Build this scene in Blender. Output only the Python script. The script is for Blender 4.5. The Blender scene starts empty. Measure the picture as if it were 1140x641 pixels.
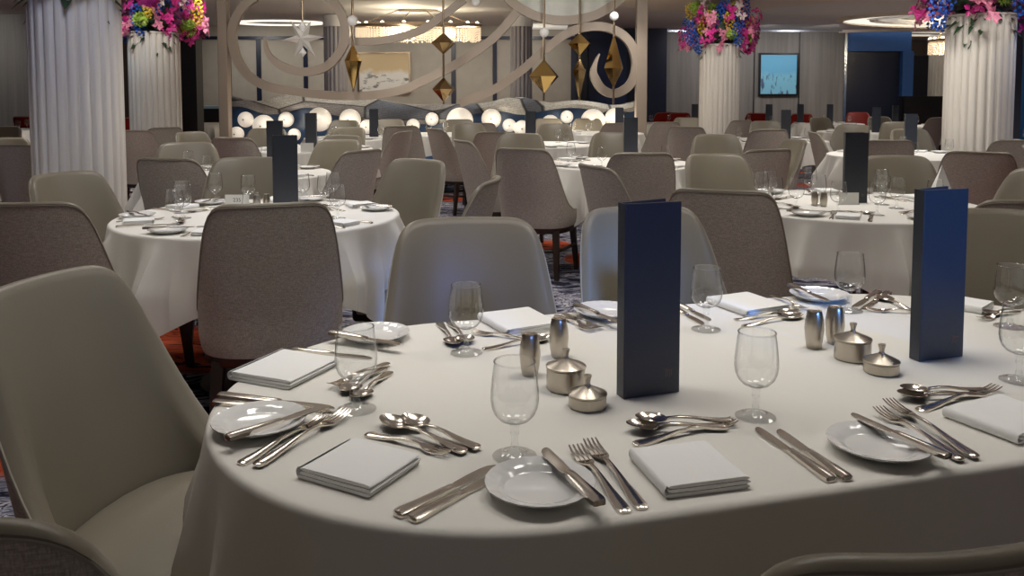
import bpy, math, random
from math import sin, cos, pi, radians, sqrt, atan2
from mathutils import Vector
SC = bpy.context.scene
COL = SC.collection
random.seed(7)

# ------------------------------------------------------------------ camera, world, lights, exposure
F, TH, CH = 930.0, radians(3.8), 1.3
PYC = 104 + F * math.tan(TH)
cd = bpy.data.cameras.new('camera'); cam = bpy.data.objects.new('camera', cd); COL.objects.link(cam)
cam.location = (0, 0, CH); cam.rotation_euler = (pi / 2 - TH, 0, 0)
cd.sensor_width = 36; cd.lens = 36 * F / 1140; cd.shift_y = -(320.5 - PYC) / 1140
cd.clip_start = 0.05; cd.clip_end = 100
SC.camera = cam
SC.view_settings.view_transform = 'Standard'; SC.view_settings.look = 'None'
SC.view_settings.gamma = 1; SC.view_settings.use_curve_mapping = False
SC.view_settings.exposure = 0.0
SC.cycles.transparent_max_bounces = 32
SC.cycles.max_bounces = 8
SC.cycles.caustics_reflective = False; SC.cycles.caustics_refractive = False
SC.cycles.sample_clamp_indirect = 4
W = bpy.data.worlds.new('world'); SC.world = W; W.use_nodes = True
W.node_tree.nodes['Background'].inputs[0].default_value = (1.0, 0.96, 0.92, 1)
W.node_tree.nodes['Background'].inputs[1].default_value = 0.10
CZ = 2.75      # ceiling height

def spot(loc, power, size=100, blend=.8, soft=.25, color=(1, .95, .87), target=None):  # serves the ceiling downlights and the added aimed spots alike
    l = bpy.data.lights.new('downlight_or_added_spot', 'SPOT'); l.energy = power; l.spot_size = radians(size); l.spot_blend = blend
    l.shadow_soft_size = soft; l.color = color
    o = bpy.data.objects.new('downlight_or_added_spot', l); COL.objects.link(o); o.location = loc
    if target:
        o.rotation_euler = (Vector(target) - Vector(loc)).to_track_quat('-Z', 'Y').to_euler()
    return o
def point(loc, power, soft=.1, color=(1, .9, .75)):
    l = bpy.data.lights.new('lamp_light', 'POINT'); l.energy = power; l.shadow_soft_size = soft; l.color = color
    o = bpy.data.objects.new('lamp_light', l); COL.objects.link(o); o.location = loc
    return o
WARM = (1, .955, .89)
# downlights over the near table
for x, y, p in ((-.25, 1.75, 52), (.6, 1.95, 60), (1.45, 2.2, 55), (-1.1, 2.2, 62)):
    spot((x, y, CZ - .03), p, 118, .9, .3, WARM)
# rows of downlights over the room
for x, y, p in ((-1.1, 3.9, 50), (1.7, 4.3, 50), (-3.4, 3.6, 50), (4, 5.2, 60), (.3, 5.0, 40), (-1.6, 6.4, 65), (.9, 6.8, 65),
                (3.3, 7.6, 75), (-3.9, 7.4, 70), (-1.8, 8.9, 70), (.4, 9.2, 70), (2.9, 9.8, 80), (5.4, 10.3, 85), (-1.4, 11.2, 75),
                (1.5, 11.6, 75), (4.6, 13.2, 80), (-6.2, 11, 70), (7.5, 14.5, 70)):
    spot((x, y, CZ - .03), p * 2.3, 135, .9, .25, WARM)
# wall washers
for x in (-5.5, -3.6, -1.6, .3): spot((x, 16.6, CZ - .1), 50, 130, .9, .2, WARM, (x, 18, 1.2))
for x in (4.2, 5.5, 6.8): spot((x, 17.7, CZ - .1), 48, 130, .9, .2, (1, .96, .92), (x, 19.3, 1.4))
spot((-9.9, 13.8, CZ - .1), 60, 130, .9, .2, WARM, (-9.9, 15.5, 1.3))
# added unseen spots that brighten the columns, flowers, screen and wave wall
for x, y, tx, ty, tz, p, sz in ((3.0, 10.9, 3.17, 12.8, 1.7, 120, 70), (2.0, 10.6, 3.17, 12.8, 2.2, 60, 60), (4.1, 6.3, 4.46, 8, 1.5, 70, 75), (3.6, 6.2, 4.46, 8, 2.3, 40, 60), (-4.0, 8.6, -4.4, 10.3, 1.5, 60, 75),
                               (-4.2, 8.4, -4.4, 10.3, 2.4, 50, 60), (-2.2, 4.5, -3.05, 5.9, .9, 30, 70)):
    spot((x, y, CZ - .03), p, sz, .9, .12, WARM, (tx, ty, tz))
for x in (-3.6, -2.2, -.8, .6, 1.8): spot((x, 9.9, CZ - .03), 95, 95, .9, .15, WARM, (x, 12.4, 1.5))  # added spots lifting the fronts of the screen and wave wall
# blue accent light from the ceiling, plus spots added for sheen
BLUE = (.35, .5, 1)
spot((-2.2, 4.3, CZ - .03), 42, 60, .9, .15, BLUE, (-3.05, 5.8, 1.6))
spot((-.6, 3.6, CZ - .03), 18, 110, .9, .2, BLUE, (-.6, 4.0, .9))
spot((3.1, -1.8, 2.45), 2100, 5, .9, .25, (.12, .35, 1), (.89, 1.69, 1.06))  # added unseen spot that gives the right menu its blue sheen
spot((1.6, -1.8, 2.45), 620, 5, .9, .25, (.15, .3, 1), (.255, 1.48, 1.08))  # added unseen spot tinting the upper front menu blue
spot((.1, .9, CZ - .03), 34, 30, 1, .15, (.4, .58, 1), (-1.05, 1.9, .78))  # added spot for the bluish sheen on the foreground chair
spot((-4.95, 9.3, CZ - .03), 20, 75, .9, .1, (.4, .7, 1), (-4.5, 10.2, 1.5))
spot((5.6, 7.4, CZ - .03), 40, 75, .9, .1, BLUE, (4.5, 8, 1.6))

# ------------------------------------------------------------------ materials
def hexc(r, g, b):
    f = lambda c: ((c / 255) / 12.92) if c / 255 <= .04045 else (((c / 255) + .055) / 1.055) ** 2.4
    return (f(r), f(g), f(b), 1)
MATS = {}
def mat(name, col, rough=.6, metal=0, emit=None, es=1, spec=.5, coat=0, noise=None, bump=None):
    """noise=(scale, amount) varies the value; bump=(scale, strength)"""
    m = bpy.data.materials.new(name); m.use_nodes = True; nt = m.node_tree; b = nt.nodes['Principled BSDF']
    c = col if len(col) == 4 else (*col, 1)
    b.inputs['Base Color'].default_value = c; b.inputs['Roughness'].default_value = rough; b.inputs['Metallic'].default_value = metal
    b.inputs['Specular IOR Level'].default_value = spec; b.inputs['Coat Weight'].default_value = coat
    if emit:
        b.inputs['Emission Color'].default_value = (*emit[:3], 1); b.inputs['Emission Strength'].default_value = es
    tc = nt.nodes.new('ShaderNodeTexCoord')
    if noise:
        n = nt.nodes.new('ShaderNodeTexNoise'); n.inputs['Scale'].default_value = noise[0]; n.inputs['Detail'].default_value = 4
        nt.links.new(tc.outputs['Object'], n.inputs['Vector'])
        r = nt.nodes.new('ShaderNodeValToRGB'); a = noise[1]
        r.color_ramp.elements[0].position = .3; r.color_ramp.elements[1].position = .7
        r.color_ramp.elements[0].color = (*[v * (1 - a) for v in c[:3]], 1); r.color_ramp.elements[1].color = (*[min(1, v * (1 + a)) for v in c[:3]], 1)
        nt.links.new(n.outputs['Fac'], r.inputs[0]); nt.links.new(r.outputs[0], b.inputs['Base Color'])
    if bump:
        n = nt.nodes.new('ShaderNodeTexNoise'); n.inputs['Scale'].default_value = bump[0]; n.inputs['Detail'].default_value = 3
        nt.links.new(tc.outputs['Object'], n.inputs['Vector'])
        bp = nt.nodes.new('ShaderNodeBump'); bp.inputs['Strength'].default_value = bump[1]; bp.inputs['Distance'].default_value = .01
        nt.links.new(n.outputs['Fac'], bp.inputs['Height']); nt.links.new(bp.outputs[0], b.inputs['Normal'])
    MATS[name] = m
    return m
def weave(name, c1, c2, sc=260):
    m = mat(name, c1, .9, spec=.15); nt = m.node_tree; b = nt.nodes['Principled BSDF']
    tc = nt.nodes.new('ShaderNodeTexCoord')
    fac = None
    for ax, s in (((sc * .25, sc * .25, sc * 2), 1), ((sc * 1.8, sc * 1.8, sc * .25), 1)):
        mp = nt.nodes.new('ShaderNodeMapping'); mp.inputs['Scale'].default_value = ax
        n = nt.nodes.new('ShaderNodeTexNoise'); n.inputs['Scale'].default_value = 1; n.inputs['Detail'].default_value = 2
        nt.links.new(tc.outputs['Object'], mp.inputs[0]); nt.links.new(mp.outputs[0], n.inputs['Vector'])
        if fac is None: fac = n.outputs['Fac']
        else:
            a = nt.nodes.new('ShaderNodeMath'); a.operation = 'MULTIPLY'
            nt.links.new(fac, a.inputs[0]); nt.links.new(n.outputs['Fac'], a.inputs[1]); fac = a.outputs[0]
    r = nt.nodes.new('ShaderNodeValToRGB'); r.color_ramp.elements[0].position = .14; r.color_ramp.elements[1].position = .36
    r.color_ramp.elements[0].color = c2; r.color_ramp.elements[1].color = c1
    nt.links.new(fac, r.inputs[0]); nt.links.new(r.outputs[0], b.inputs['Base Color'])
    bp = nt.nodes.new('ShaderNodeBump'); bp.inputs['Strength'].default_value = .25; bp.inputs['Distance'].default_value = .002
    nt.links.new(fac, bp.inputs['Height']); nt.links.new(bp.outputs[0], b.inputs['Normal'])
    return m
M_cloth = mat('white_linen', (.78, .76, .71), .85, spec=.2, bump=(14, .12))
M_napkin = mat('napkin_linen', (.88, .88, .87), .85, spec=.2, bump=(60, .08))
M_fabric = weave('woven_taupe_fabric', (.54, .485, .43, 1), (.33, .295, .26, 1))
M_redfab = weave('red_fabric', (.30, .02, .012, 1), (.16, .01, .008, 1))
M_vinyl = mat('taupe_vinyl', (.21, .184, .137), .40, spec=.45, bump=(220, .03))
M_piping = mat('light_piping', (.36, .33, .27), .5)
M_wood = mat('dark_walnut', (.028, .017, .012), .35, noise=(9, .4))
M_steel = mat('polished_steel', (.74, .68, .60), .16, 1)
M_brush = mat('brushed_steel', (.50, .45, .38), .30, 1, bump=(90, .05))
M_china = mat('white_china', (.83, .83, .82), .12, spec=.6, coat=.3)
M_menu = mat('black_leather', (.020, .027, .043), .42, spec=.8, bump=(160, .08))
M_gold_mark = mat('embossed_mark', (.16, .09, .07), .4)
M_paper = mat('paper', (.8, .79, .75), .8)
M_ink = mat('ink', (.03, .03, .03), .7)
M_screen = mat('taupe_lacquer', (.34, .275, .22), .45)
M_column = mat('ivory_column', (.74, .70, .64), .5)
M_green = mat('leaf_green', (.03, .07, .03), .5, noise=(6, .5))
M_ceil = mat('ceiling_paint', (.80, .79, .78), .7)
M_creampanel = mat('cream_panel', (.40, .365, .31), .7, noise=(5, .05))
M_navy = mat('navy_panel', (.008, .012, .035), .35)
M_blue = mat('blue_light_tint', (.02, .09, .30), .5)  # blue light on the fascia is put into this base colour
M_black = mat('black_gloss', (.01, .01, .012), .3)
M_globe = mat('globe_glass', (.9, .87, .8), .3, emit=(1, .88, .72), es=.34)
M_bead = mat('pearl_bead', (.8, .8, .8), .25, coat=.5)
M_gem = mat('smoked_brass_glass', (.62, .42, .16), .10, 1)
M_gemdark = mat('dark_bronze_glass', (.32, .22, .11), .10, 1)
M_rod = mat('brass_rod', (.35, .27, .19), .3, 1)
M_star = mat('frosted_star', (.75, .73, .70), .25, .3)
M_bulb = mat('bulb', (1, .9, .7), .3, emit=(1, .86, .62), es=9)
M_crystal = mat('crystal', (.85, .75, .6), .12, .2, emit=(1, .8, .55), es=.45)  # slight emission added so the crystals look lit by the bulbs
M_cove = mat('cove_light', (.9, .88, .8), .5, emit=(1, .93, .8), es=1.0)
M_coveedge = mat('cove_light_soft', (.9, .88, .8), .5, emit=(1, .93, .82), es=.35)
M_chrome = mat('metal_edge', (.5, .55, .65), .25, 1)

def glass_mat(name, pos, edge):
    m = bpy.data.materials.new(name); m.use_nodes = True; nt = m.node_tree; nt.nodes.remove(nt.nodes['Principled BSDF'])
    out = nt.nodes['Material Output']
    t = nt.nodes.new('ShaderNodeBsdfTransparent'); t.inputs[0].default_value = (.95, .96, .96, 1)
    g = nt.nodes.new('ShaderNodeBsdfGlossy'); g.inputs['Roughness'].default_value = .03; g.inputs[0].default_value = (1, 1, 1, 1)
    lw = nt.nodes.new('ShaderNodeLayerWeight'); lw.inputs[0].default_value = .5
    cr = nt.nodes.new('ShaderNodeValToRGB'); cr.color_ramp.elements[0].position = pos; cr.color_ramp.elements[0].color = (.985, .99, .99, 1)
    cr.color_ramp.elements[1].position = 1; cr.color_ramp.elements[1].color = (edge, edge, edge * .98, 1); nt.links.new(lw.outputs['Facing'], cr.inputs[0]); nt.links.new(cr.outputs[0], t.inputs[0])  # edge darkening put into the tint in place of refraction
    p4 = nt.nodes.new('ShaderNodeMath'); p4.operation = 'POWER'; p4.inputs[1].default_value = 3; nt.links.new(lw.outputs['Facing'], p4.inputs[0])
    pw = nt.nodes.new('ShaderNodeMath'); pw.operation = 'MULTIPLY_ADD'; pw.inputs[1].default_value = .7; pw.inputs[2].default_value = .075; nt.links.new(p4.outputs[0], pw.inputs[0])
    mx = nt.nodes.new('ShaderNodeMixShader'); nt.links.new(pw.outputs[0], mx.inputs[0])
    nt.links.new(t.outputs[0], mx.inputs[1]); nt.links.new(g.outputs[0], mx.inputs[2]); nt.links.new(mx.outputs[0], out.inputs[0])
    return m
M_glass = glass_mat('clear_glass', .5, .28); M_stem = glass_mat('clear_stem_glass', .72, .35)

def panel_mat(name, c1, c2, scale):
    """vertical-grain wood panelling"""
    m = mat(name, c1, .6); nt = m.node_tree; b = nt.nodes['Principled BSDF']; tc = nt.nodes.new('ShaderNodeTexCoord')
    mp = nt.nodes.new('ShaderNodeMapping'); mp.inputs['Scale'].default_value = (scale, scale, .25)
    n = nt.nodes.new('ShaderNodeTexNoise'); n.inputs['Scale'].default_value = 1; n.inputs['Detail'].default_value = 8; n.inputs['Roughness'].default_value = .7
    nt.links.new(tc.outputs['Object'], mp.inputs[0]); nt.links.new(mp.outputs[0], n.inputs['Vector'])
    r = nt.nodes.new('ShaderNodeValToRGB'); r.color_ramp.elements[0].position = .3; r.color_ramp.elements[1].position = .7
    r.color_ramp.elements[0].color = c1; r.color_ramp.elements[1].color = c2
    nt.links.new(n.outputs['Fac'], r.inputs[0]); nt.links.new(r.outputs[0], b.inputs['Base Color'])
    return m
M_greywood = panel_mat('grey_wood_panel', (.15, .14, .135, 1), (.27, .255, .245, 1), 7)

def carpet_mat():
    m = mat('patterned_carpet', (.1, .1, .1), .95, spec=.05); nt = m.node_tree; b = nt.nodes['Principled BSDF']; tc = nt.nodes.new('ShaderNodeTexCoord')
    mp = nt.nodes.new('ShaderNodeMapping'); mp.inputs['Scale'].default_value = (1.2, 5.5, 1); mp.inputs['Rotation'].default_value = (0, 0, .5)
    n0 = nt.nodes.new('ShaderNodeTexNoise'); n0.inputs['Scale'].default_value = 1.1; n0.inputs['Detail'].default_value = 2
    nt.links.new(tc.outputs['Object'], n0.inputs['Vector'])
    add = nt.nodes.new('ShaderNodeMixRGB'); add.blend_type = 'ADD'; add.inputs[0].default_value = 1.6
    nt.links.new(tc.outputs['Object'], add.inputs[1]); nt.links.new(n0.outputs['Color'], add.inputs[2])
    nt.links.new(add.outputs[0], mp.inputs[0])
    n = nt.nodes.new('ShaderNodeTexNoise'); n.inputs['Scale'].default_value = 1.7; n.inputs['Detail'].default_value = 3; n.inputs['Roughness'].default_value = .75
    nt.links.new(mp.outputs[0], n.inputs['Vector'])
    r = nt.nodes.new('ShaderNodeValToRGB'); cr = r.color_ramp; cr.interpolation = 'CONSTANT'
    cr.elements[0].position = 0; cr.elements[0].color = (.02, .018, .03, 1)
    cr.elements[1].position = .43; cr.elements[1].color = (.10, .10, .14, 1)
    for p, c in ((.48, (.30, .29, .33, 1)), (.52, (.05, .05, .09, 1)), (.55, (.45, .42, .42, 1)), (.585, (.03, .03, .06, 1)), (.64, (.2, .18, .25, 1))):
        e = cr.elements.new(p); e.color = c
    nt.links.new(n.outputs['Fac'], r.inputs[0])
    n2 = nt.nodes.new('ShaderNodeTexNoise'); n2.inputs['Scale'].default_value = .9; n2.inputs['Detail'].default_value = 1
    nt.links.new(tc.outputs['Object'], n2.inputs['Vector'])
    r2 = nt.nodes.new('ShaderNodeValToRGB'); r2.color_ramp.elements[0].position = .55; r2.color_ramp.elements[1].position = .57
    nt.links.new(n2.outputs['Fac'], r2.inputs[0])
    r3 = nt.nodes.new('ShaderNodeValToRGB'); r3.color_ramp.interpolation = 'CONSTANT'
    r3.color_ramp.elements[0].color = (.04, .02, .03, 1); r3.color_ramp.elements[1].position = .44; r3.color_ramp.elements[1].color = (.50, .095, .04, 1)
    e = r3.color_ramp.elements.new(.56); e.color = (.32, .05, .03, 1)
    nt.links.new(n.outputs['Fac'], r3.inputs[0])
    mx = nt.nodes.new('ShaderNodeMixRGB'); nt.links.new(r2.outputs[0], mx.inputs[0]); nt.links.new(r.outputs[0], mx.inputs[1]); nt.links.new(r3.outputs[0], mx.inputs[2])
    nt.links.new(mx.outputs[0], b.inputs['Base Color'])
    return m
M_carpet = carpet_mat()

# ------------------------------------------------------------------ mesh helpers
class MB:
    def __init__(s): s.v = []; s.f = []
    def add(s, vs, fs):
        o = len(s.v); s.v += [tuple(v) for v in vs]; s.f += [tuple(i + o for i in f) for f in fs]; return s
    def box(s, x0, x1, y0, y1, z0, z1, bev=0):
        if bev:
            return s.prism([(x0 + bev, y0), (x1 - bev, y0), (x1, y0 + bev), (x1, y1 - bev), (x1 - bev, y1), (x0 + bev, y1), (x0, y1 - bev), (x0, y0 + bev)], z0, z1)
        return s.prism([(x0, y0), (x1, y0), (x1, y1), (x0, y1)], z0, z1)
    def prism(s, pts, z0, z1):
        n = len(pts)
        return s.add([(*p, z0) for p in pts] + [(*p, z1) for p in pts],
                     [tuple(range(n))[::-1], tuple(range(n, 2 * n))] + [(i, (i + 1) % n, n + (i + 1) % n, n + i) for i in range(n)])
    def grid(s, rows, close_u=False, close_v=False):
        R = len(rows); C = len(rows[0]); o = []
        for i in range(R if close_v else R - 1):
            for j in range(C if close_u else C - 1):
                i2 = (i + 1) % R; j2 = (j + 1) % C
                o.append((i * C + j, i * C + j2, i2 * C + j2, i2 * C + j))
        return s.add([p for r in rows for p in r], o)
    def lathe(s, prof, n=24, c=(0, 0, 0), sx=1, sy=1):
        rows = [[(c[0] + r * cos(2 * pi * k / n) * sx, c[1] + r * sin(2 * pi * k / n) * sy, c[2] + z) for k in range(n)] for r, z in prof]
        s.grid(rows, close_u=True)
        if prof[0][0] > 1e-4: s.f.append(tuple(range(len(s.v) - len(prof) * n, len(s.v) - len(prof) * n + n))[::-1])
        if prof[-1][0] > 1e-4: s.f.append(tuple(range(len(s.v) - n, len(s.v))))
        return s
    def sphere(s, c, r, n=20, m=12):
        return s.lathe([(max(1e-5, r * sin(pi * i / m)), -r * cos(pi * i / m)) for i in range(m + 1)], n, c)
    def tube(s, pts, r, n=8, closed=False):
        pts = [Vector(p) for p in pts]; N = len(pts); rows = []
        for i, p in enumerate(pts):
            a = pts[(i - 1) % N] if (closed or i > 0) else p; b = pts[(i + 1) % N] if (closed or i < N - 1) else p
            t = (b - a).normalized(); u = t.orthogonal() if abs(t.z) > .9 else Vector((0, 0, 1)).cross(t); u.normalize(); w = t.cross(u)
            rr = r[i] if isinstance(r, (list, tuple)) else r
            rows.append([tuple(p + u * rr * cos(2 * pi * k / n) + w * rr * sin(2 * pi * k / n)) for k in range(n)])
        o = len(s.v); s.grid(rows, close_u=True, close_v=closed)
        if not closed:
            s.f.append(tuple(range(o, o + n))); s.f.append(tuple(range(o + (N - 1) * n, o + N * n)))
        return s
    def taper(s, p0, p1, w0, w1):
        vs = []
        for p, w in ((p0, w0), (p1, w1)):
            vs += [(p[0] - w, p[1] - w, p[2]), (p[0] + w, p[1] - w, p[2]), (p[0] + w, p[1] + w, p[2]), (p[0] - w, p[1] + w, p[2])]
        return s.add(vs, [(3, 2, 1, 0), (4, 5, 6, 7), (0, 1, 5, 4), (1, 2, 6, 5), (2, 3, 7, 6), (3, 0, 4, 7)])
    def ribbon(s, pts, wid, y0, y1):
        """flat band in the XZ plane following pts [(x,z)], half-width wid[i], thickness y0..y1"""
        L = []; R = []; N = len(pts)
        for i, (x, z) in enumerate(pts):
            a = pts[max(0, i - 1)]; b = pts[min(N - 1, i + 1)]; dx, dz = b[0] - a[0], b[1] - a[1]; d = sqrt(dx * dx + dz * dz) or 1
            nx, nz = -dz / d, dx / d; w = wid[i] if isinstance(wid, list) else wid
            L.append((x + nx * w, z + nz * w)); R.append((x - nx * w, z - nz * w))
        rows = [[(l[0], y0, l[1]), (r[0], y0, r[1]), (r[0], y1, r[1]), (l[0], y1, l[1])] for l, r in zip(L, R)]
        o = len(s.v); s.grid(rows, close_u=True); s.f.append((o, o + 1, o + 2, o + 3)); e = len(s.v); s.f.append((e - 1, e - 2, e - 3, e - 4))
        return s
    def build(s, name, m, parent=None, smooth=True, angle=40):
        me = bpy.data.meshes.new(name); me.from_pydata(s.v, [], s.f); me.materials.append(m)
        import bmesh
        b = bmesh.new(); b.from_mesh(me); bmesh.ops.recalc_face_normals(b, faces=b.faces); b.to_mesh(me); b.free()
        if smooth:
            me.polygons.foreach_set('use_smooth', [True] * len(me.polygons))
            me.set_sharp_from_angle(angle=radians(angle))
        o = bpy.data.objects.new(name, me); COL.objects.link(o)
        if parent: o.parent = parent
        return o
def tag(o, label, cat, group=None, kind=None):
    o['label'] = label; o['category'] = cat
    if group: o['group'] = group
    if kind: o['kind'] = kind
    return o
def struct(name, mb, m, label=None, **k):
    o = mb.build(name, m, **k); o['kind'] = 'structure'
    return o
def empty(name, loc=(0, 0, 0), rz=0):
    o = bpy.data.objects.new(name, None); o.empty_display_size = .1; COL.objects.link(o); o.location = loc; o.rotation_euler = (0, 0, rz); return o
KIDS = {}
def kids(o): return [c for c in bpy.data.objects if c.parent == o]
def dup(root, loc, rz, label, group=None, scale=None, parent=None):
    if root.name not in KIDS: KIDS[root.name] = [(c, kids(c)) for c in kids(root)]
    r = root.copy(); COL.objects.link(r); r.location = loc; r.rotation_euler = (0, 0, rz) if not isinstance(rz, tuple) else rz
    if scale: r.scale = scale
    if label: r['label'] = label
    if group: r['group'] = group
    elif 'group' in r: del r['group']
    for c, gs in KIDS[root.name]:
        d = c.copy(); COL.objects.link(d); d.parent = r
        for g in gs:
            e = g.copy(); COL.objects.link(e); e.parent = d
    return r
class Proto:
    """the first placement uses the thing itself, later ones copy it"""
    def __init__(s, root): s.root = root; s.used = False
    def place(s, loc, rz, label, group=None, scale=None):
        if not s.used:
            s.used = True; KIDS[s.root.name] = [(c, kids(c)) for c in kids(s.root)]
            r = s.root; r.location = loc; r.rotation_euler = (0, 0, rz) if not isinstance(rz, tuple) else rz; r['label'] = label
            if group: r['group'] = group
            if scale: r.scale = scale
            return r
        return dup(s.root, loc, rz, label, group, scale)
def at(px, py, z=.755):
    """point of the horizontal plane z that the photograph shows at px, py"""
    x = (px - 570) / F; y = -(py - PYC) / F
    dy = cos(TH) + y * sin(TH); dz = -sin(TH) + y * cos(TH); t = (z - CH) / dz
    return (x * t, dy * t)
def wall_at(px, py, Y):
    """X, Z on the vertical plane at depth Y"""
    x = (px - 570) / F; y = -(py - PYC) / F
    dy = cos(TH) + y * sin(TH); dz = -sin(TH) + y * cos(TH); t = Y / dy
    return (x * t, CH + dz * t)
def interp(x, pts):
    for (a, b), (c, d) in zip(pts, pts[1:]):
        if x <= c: return b + (d - b) * (x - a) / (c - a) if c > a else d
    return pts[-1][1]
def smooth_path(pts, n=8):
    out = []
    N = len(pts)
    for i in range(N - 1):
        p0 = pts[max(0, i - 1)]; p1 = pts[i]; p2 = pts[i + 1]; p3 = pts[min(N - 1, i + 2)]
        for k in range(n):
            t = k / n
            out.append(tuple(.5 * ((2 * b) + (-a + c) * t + (2 * a - 5 * b + 4 * c - d) * t * t + (-a + 3 * b - 3 * c + d) * t ** 3) for a, b, c, d in zip(p0, p1, p2, p3)))
    out.append(tuple(pts[-1])); return out

# ------------------------------------------------------------------ room shell
struct('floor', MB().box(-13, 14, -2, 26, -.1, 0), M_carpet)
struct('ceiling', MB().box(-13, 14, -2, 26, CZ, CZ + .1), M_ceil)
# centre back wall: cream panels between dark posts
YB = 18.0
def X(px, Y): return wall_at(px, 104, Y)[0]
def Z(py, Y): return wall_at(570, py, Y)[1]
struct('wall_back', MB().box(X(218, YB), X(640, YB), YB, YB + .15, 0, CZ), M_creampanel)
n = 1
for px, w in ((257, 2.6), (289, 5), (341, 4.5), (505, 5), (551, 4.5), (638, 5)):
    struct('trim_%d' % n, MB().box(X(px, YB) - w / 2 / 51, X(px, YB) + w / 2 / 51, YB - .03, YB, 0, Z(42, YB)), M_navy); n += 1
struct('trim_%d' % n, MB().box(X(218, YB), X(655, YB), YB - .06, YB, Z(44, YB), Z(40.5, YB)), M_navy); n += 1
# cove above the back wall
struct('trim_%d' % n, MB().box(X(583, YB), X(630, YB), YB - .5, YB, Z(31, YB - .4), Z(28, YB - .4)), M_coveedge); n += 1
# dark blue recess right of it
struct('wall_recess', MB().box(X(640, 18.8), X(732, 18.8) + .2, 18.8, 18.95, 0, CZ), M_navy)
struct('trim_%d' % n, MB().box(X(655, 18.7), X(697, 18.7), 18.65, 18.8, .2, Z(36, 18.7)), mat('dark_blue_panel', (.015, .03, .10), .4)); n += 1
# grey wood wall on the right
YR = 19.3
struct('wall_right', MB().box(X(729, YR), X(940, YR), YR, YR + .15, 0, CZ), M_greywood)
for px in (730, 839, 889, 940):
    struct('trim_%d' % n, MB().box(X(px, YR) - (.03 if px in (730, 940) else .008), X(px, YR) + (.03 if px in (730, 940) else .008), YR - .03, YR, 0, Z(34.5, YR)), M_chrome if px in (730, 940) else M_black); n += 1
struct('trim_%d' % n, MB().box(X(729, YR), X(941, YR), YR - .04, YR, Z(35.5, YR), Z(33.5, YR)), M_chrome); n += 1
# blue fascia and dark service opening
struct('wall_service', MB().box(X(943, YR), X(1003, YR), YR + .1, YR + .2, 0, Z(57, YR)), M_navy)
struct('trim_%d' % n, MB().box(X(943, YR), X(1013, YR), YR, YR + .2, Z(57, YR), CZ), M_blue); n += 1
struct('trim_%d' % n, MB().box(X(1003, YR), X(1015, YR), YR - .05, YR + .2, Z(107, YR), Z(57, YR)), M_blue); n += 1
struct('trim_%d' % n, MB().box(X(1003, YR), X(1062, YR), YR - .2, YR - .05, 0, Z(107, YR)), M_black); n += 1
struct('wall_far', MB().box(X(1000, 23), X(1160, 23), 23, 23.2, 0, CZ), M_creampanel)
struct('trim_%d' % n, MB().box(X(1000, 22.9), X(1160, 22.9), 22.85, 23, 0, Z(62, 22.9)), M_navy); n += 1
struct('trim_%d' % n, MB().box(X(1127, 12), X(1137, 12), 12, 12.3, 0, CZ), mat('grey_blue_pier', (.12, .14, .2), .5)); n += 1
struct('wall_blue_niche', MB().box(X(1136, 15), X(1200, 15), 15, 15.2, 0, CZ), mat('blue_niche_light_tint', (.03, .16, .42), .5))  # blue light of the niche is put into the wall colour
# left: grey panel wall, dark brown return, black pier
YL = 15.5
struct('wall_left', MB().box(-13, X(38.5, YL), YL, YL + .15, 0, CZ), M_greywood)
struct('trim_%d' % n, MB().box(X(37, YL), X(39.5, YL), YL - .06, YL, 0, CZ), M_chrome); n += 1
struct('wall_brown', MB().box(X(38, YL), X(150, YL), YL + 1.5, YL + 1.65, 0, CZ), mat('brown_panel', (.12, .09, .07), .6))
struct('trim_%d' % n, MB().box(X(196, 14), X(219, 14), 14, 14.3, 0, CZ), M_black); n += 1
# outer sides of the room, far out of frame
struct('wall_side_left', MB().box(-13.1, -13, -2, 26, 0, CZ), M_creampanel)
struct('wall_side_right', MB().box(14, 14.1, -2, 26, 0, CZ), M_creampanel)

# ceiling ovals and coves
def oval(cx, cy, rx, ry, z0, z1, rot=0, n=64):
    pts = []
    for k in range(n):
        a = 2 * pi * k / n; x, y = rx * cos(a), ry * sin(a); pts.append((cx + x * cos(rot) - y * sin(rot), cy + x * sin(rot) + y * cos(rot)))
    return MB().prism(pts, z0, z1)
def ovring(cx, cy, rx, ry, w, z0, z1, n=72):
    rows = []
    for k in range(n):
        a = 2 * pi * k / n; rows.append([(cx + (rx + q) * cos(a), cy + (ry + q) * sin(a), z) for q, z in ((0, z0), (w, z0), (w, z1), (0, z1))])
    return MB().grid(rows, close_u=True, close_v=True)
M_creamceil = mat('cream_ceiling_panel', (.80, .72, .62), .6)
struct('trim_%d' % n, oval(-1.95, 11.7, .75, 1.2, CZ - .05, CZ), M_creamceil); n += 1
struct('trim_%d' % n, oval(3.4, 11.3, 2.0, 3.2, CZ - .05, CZ, .15), M_creamceil); n += 1
for cx, cy, rx, ry in ((10.9, 16.1, 4.5, 2.1), (11.5, 19.7, 4.2, .95)):
    struct('trim_%d' % n, ovring(cx, cy, rx, ry, .12, CZ - .06, CZ), M_creamceil); n += 1
    struct('trim_%d' % n, ovring(cx, cy, rx - .4, ry - .4, .40, CZ - .03, CZ), M_cove); n += 1
    struct('trim_%d' % n, ovring(cx, cy, rx - .55, ry - .55, .06, CZ - .05, CZ - .01), M_ceil); n += 1
    struct('trim_%d' % n, ovring(cx, cy, rx - 1.0, ry - 1.0, .35, CZ - .025, CZ), M_coveedge); n += 1
struct('trim_%d' % n, ovring(-4.75, 17.2, .75, .45, .14, CZ - .03, CZ), M_cove); n += 1

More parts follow.
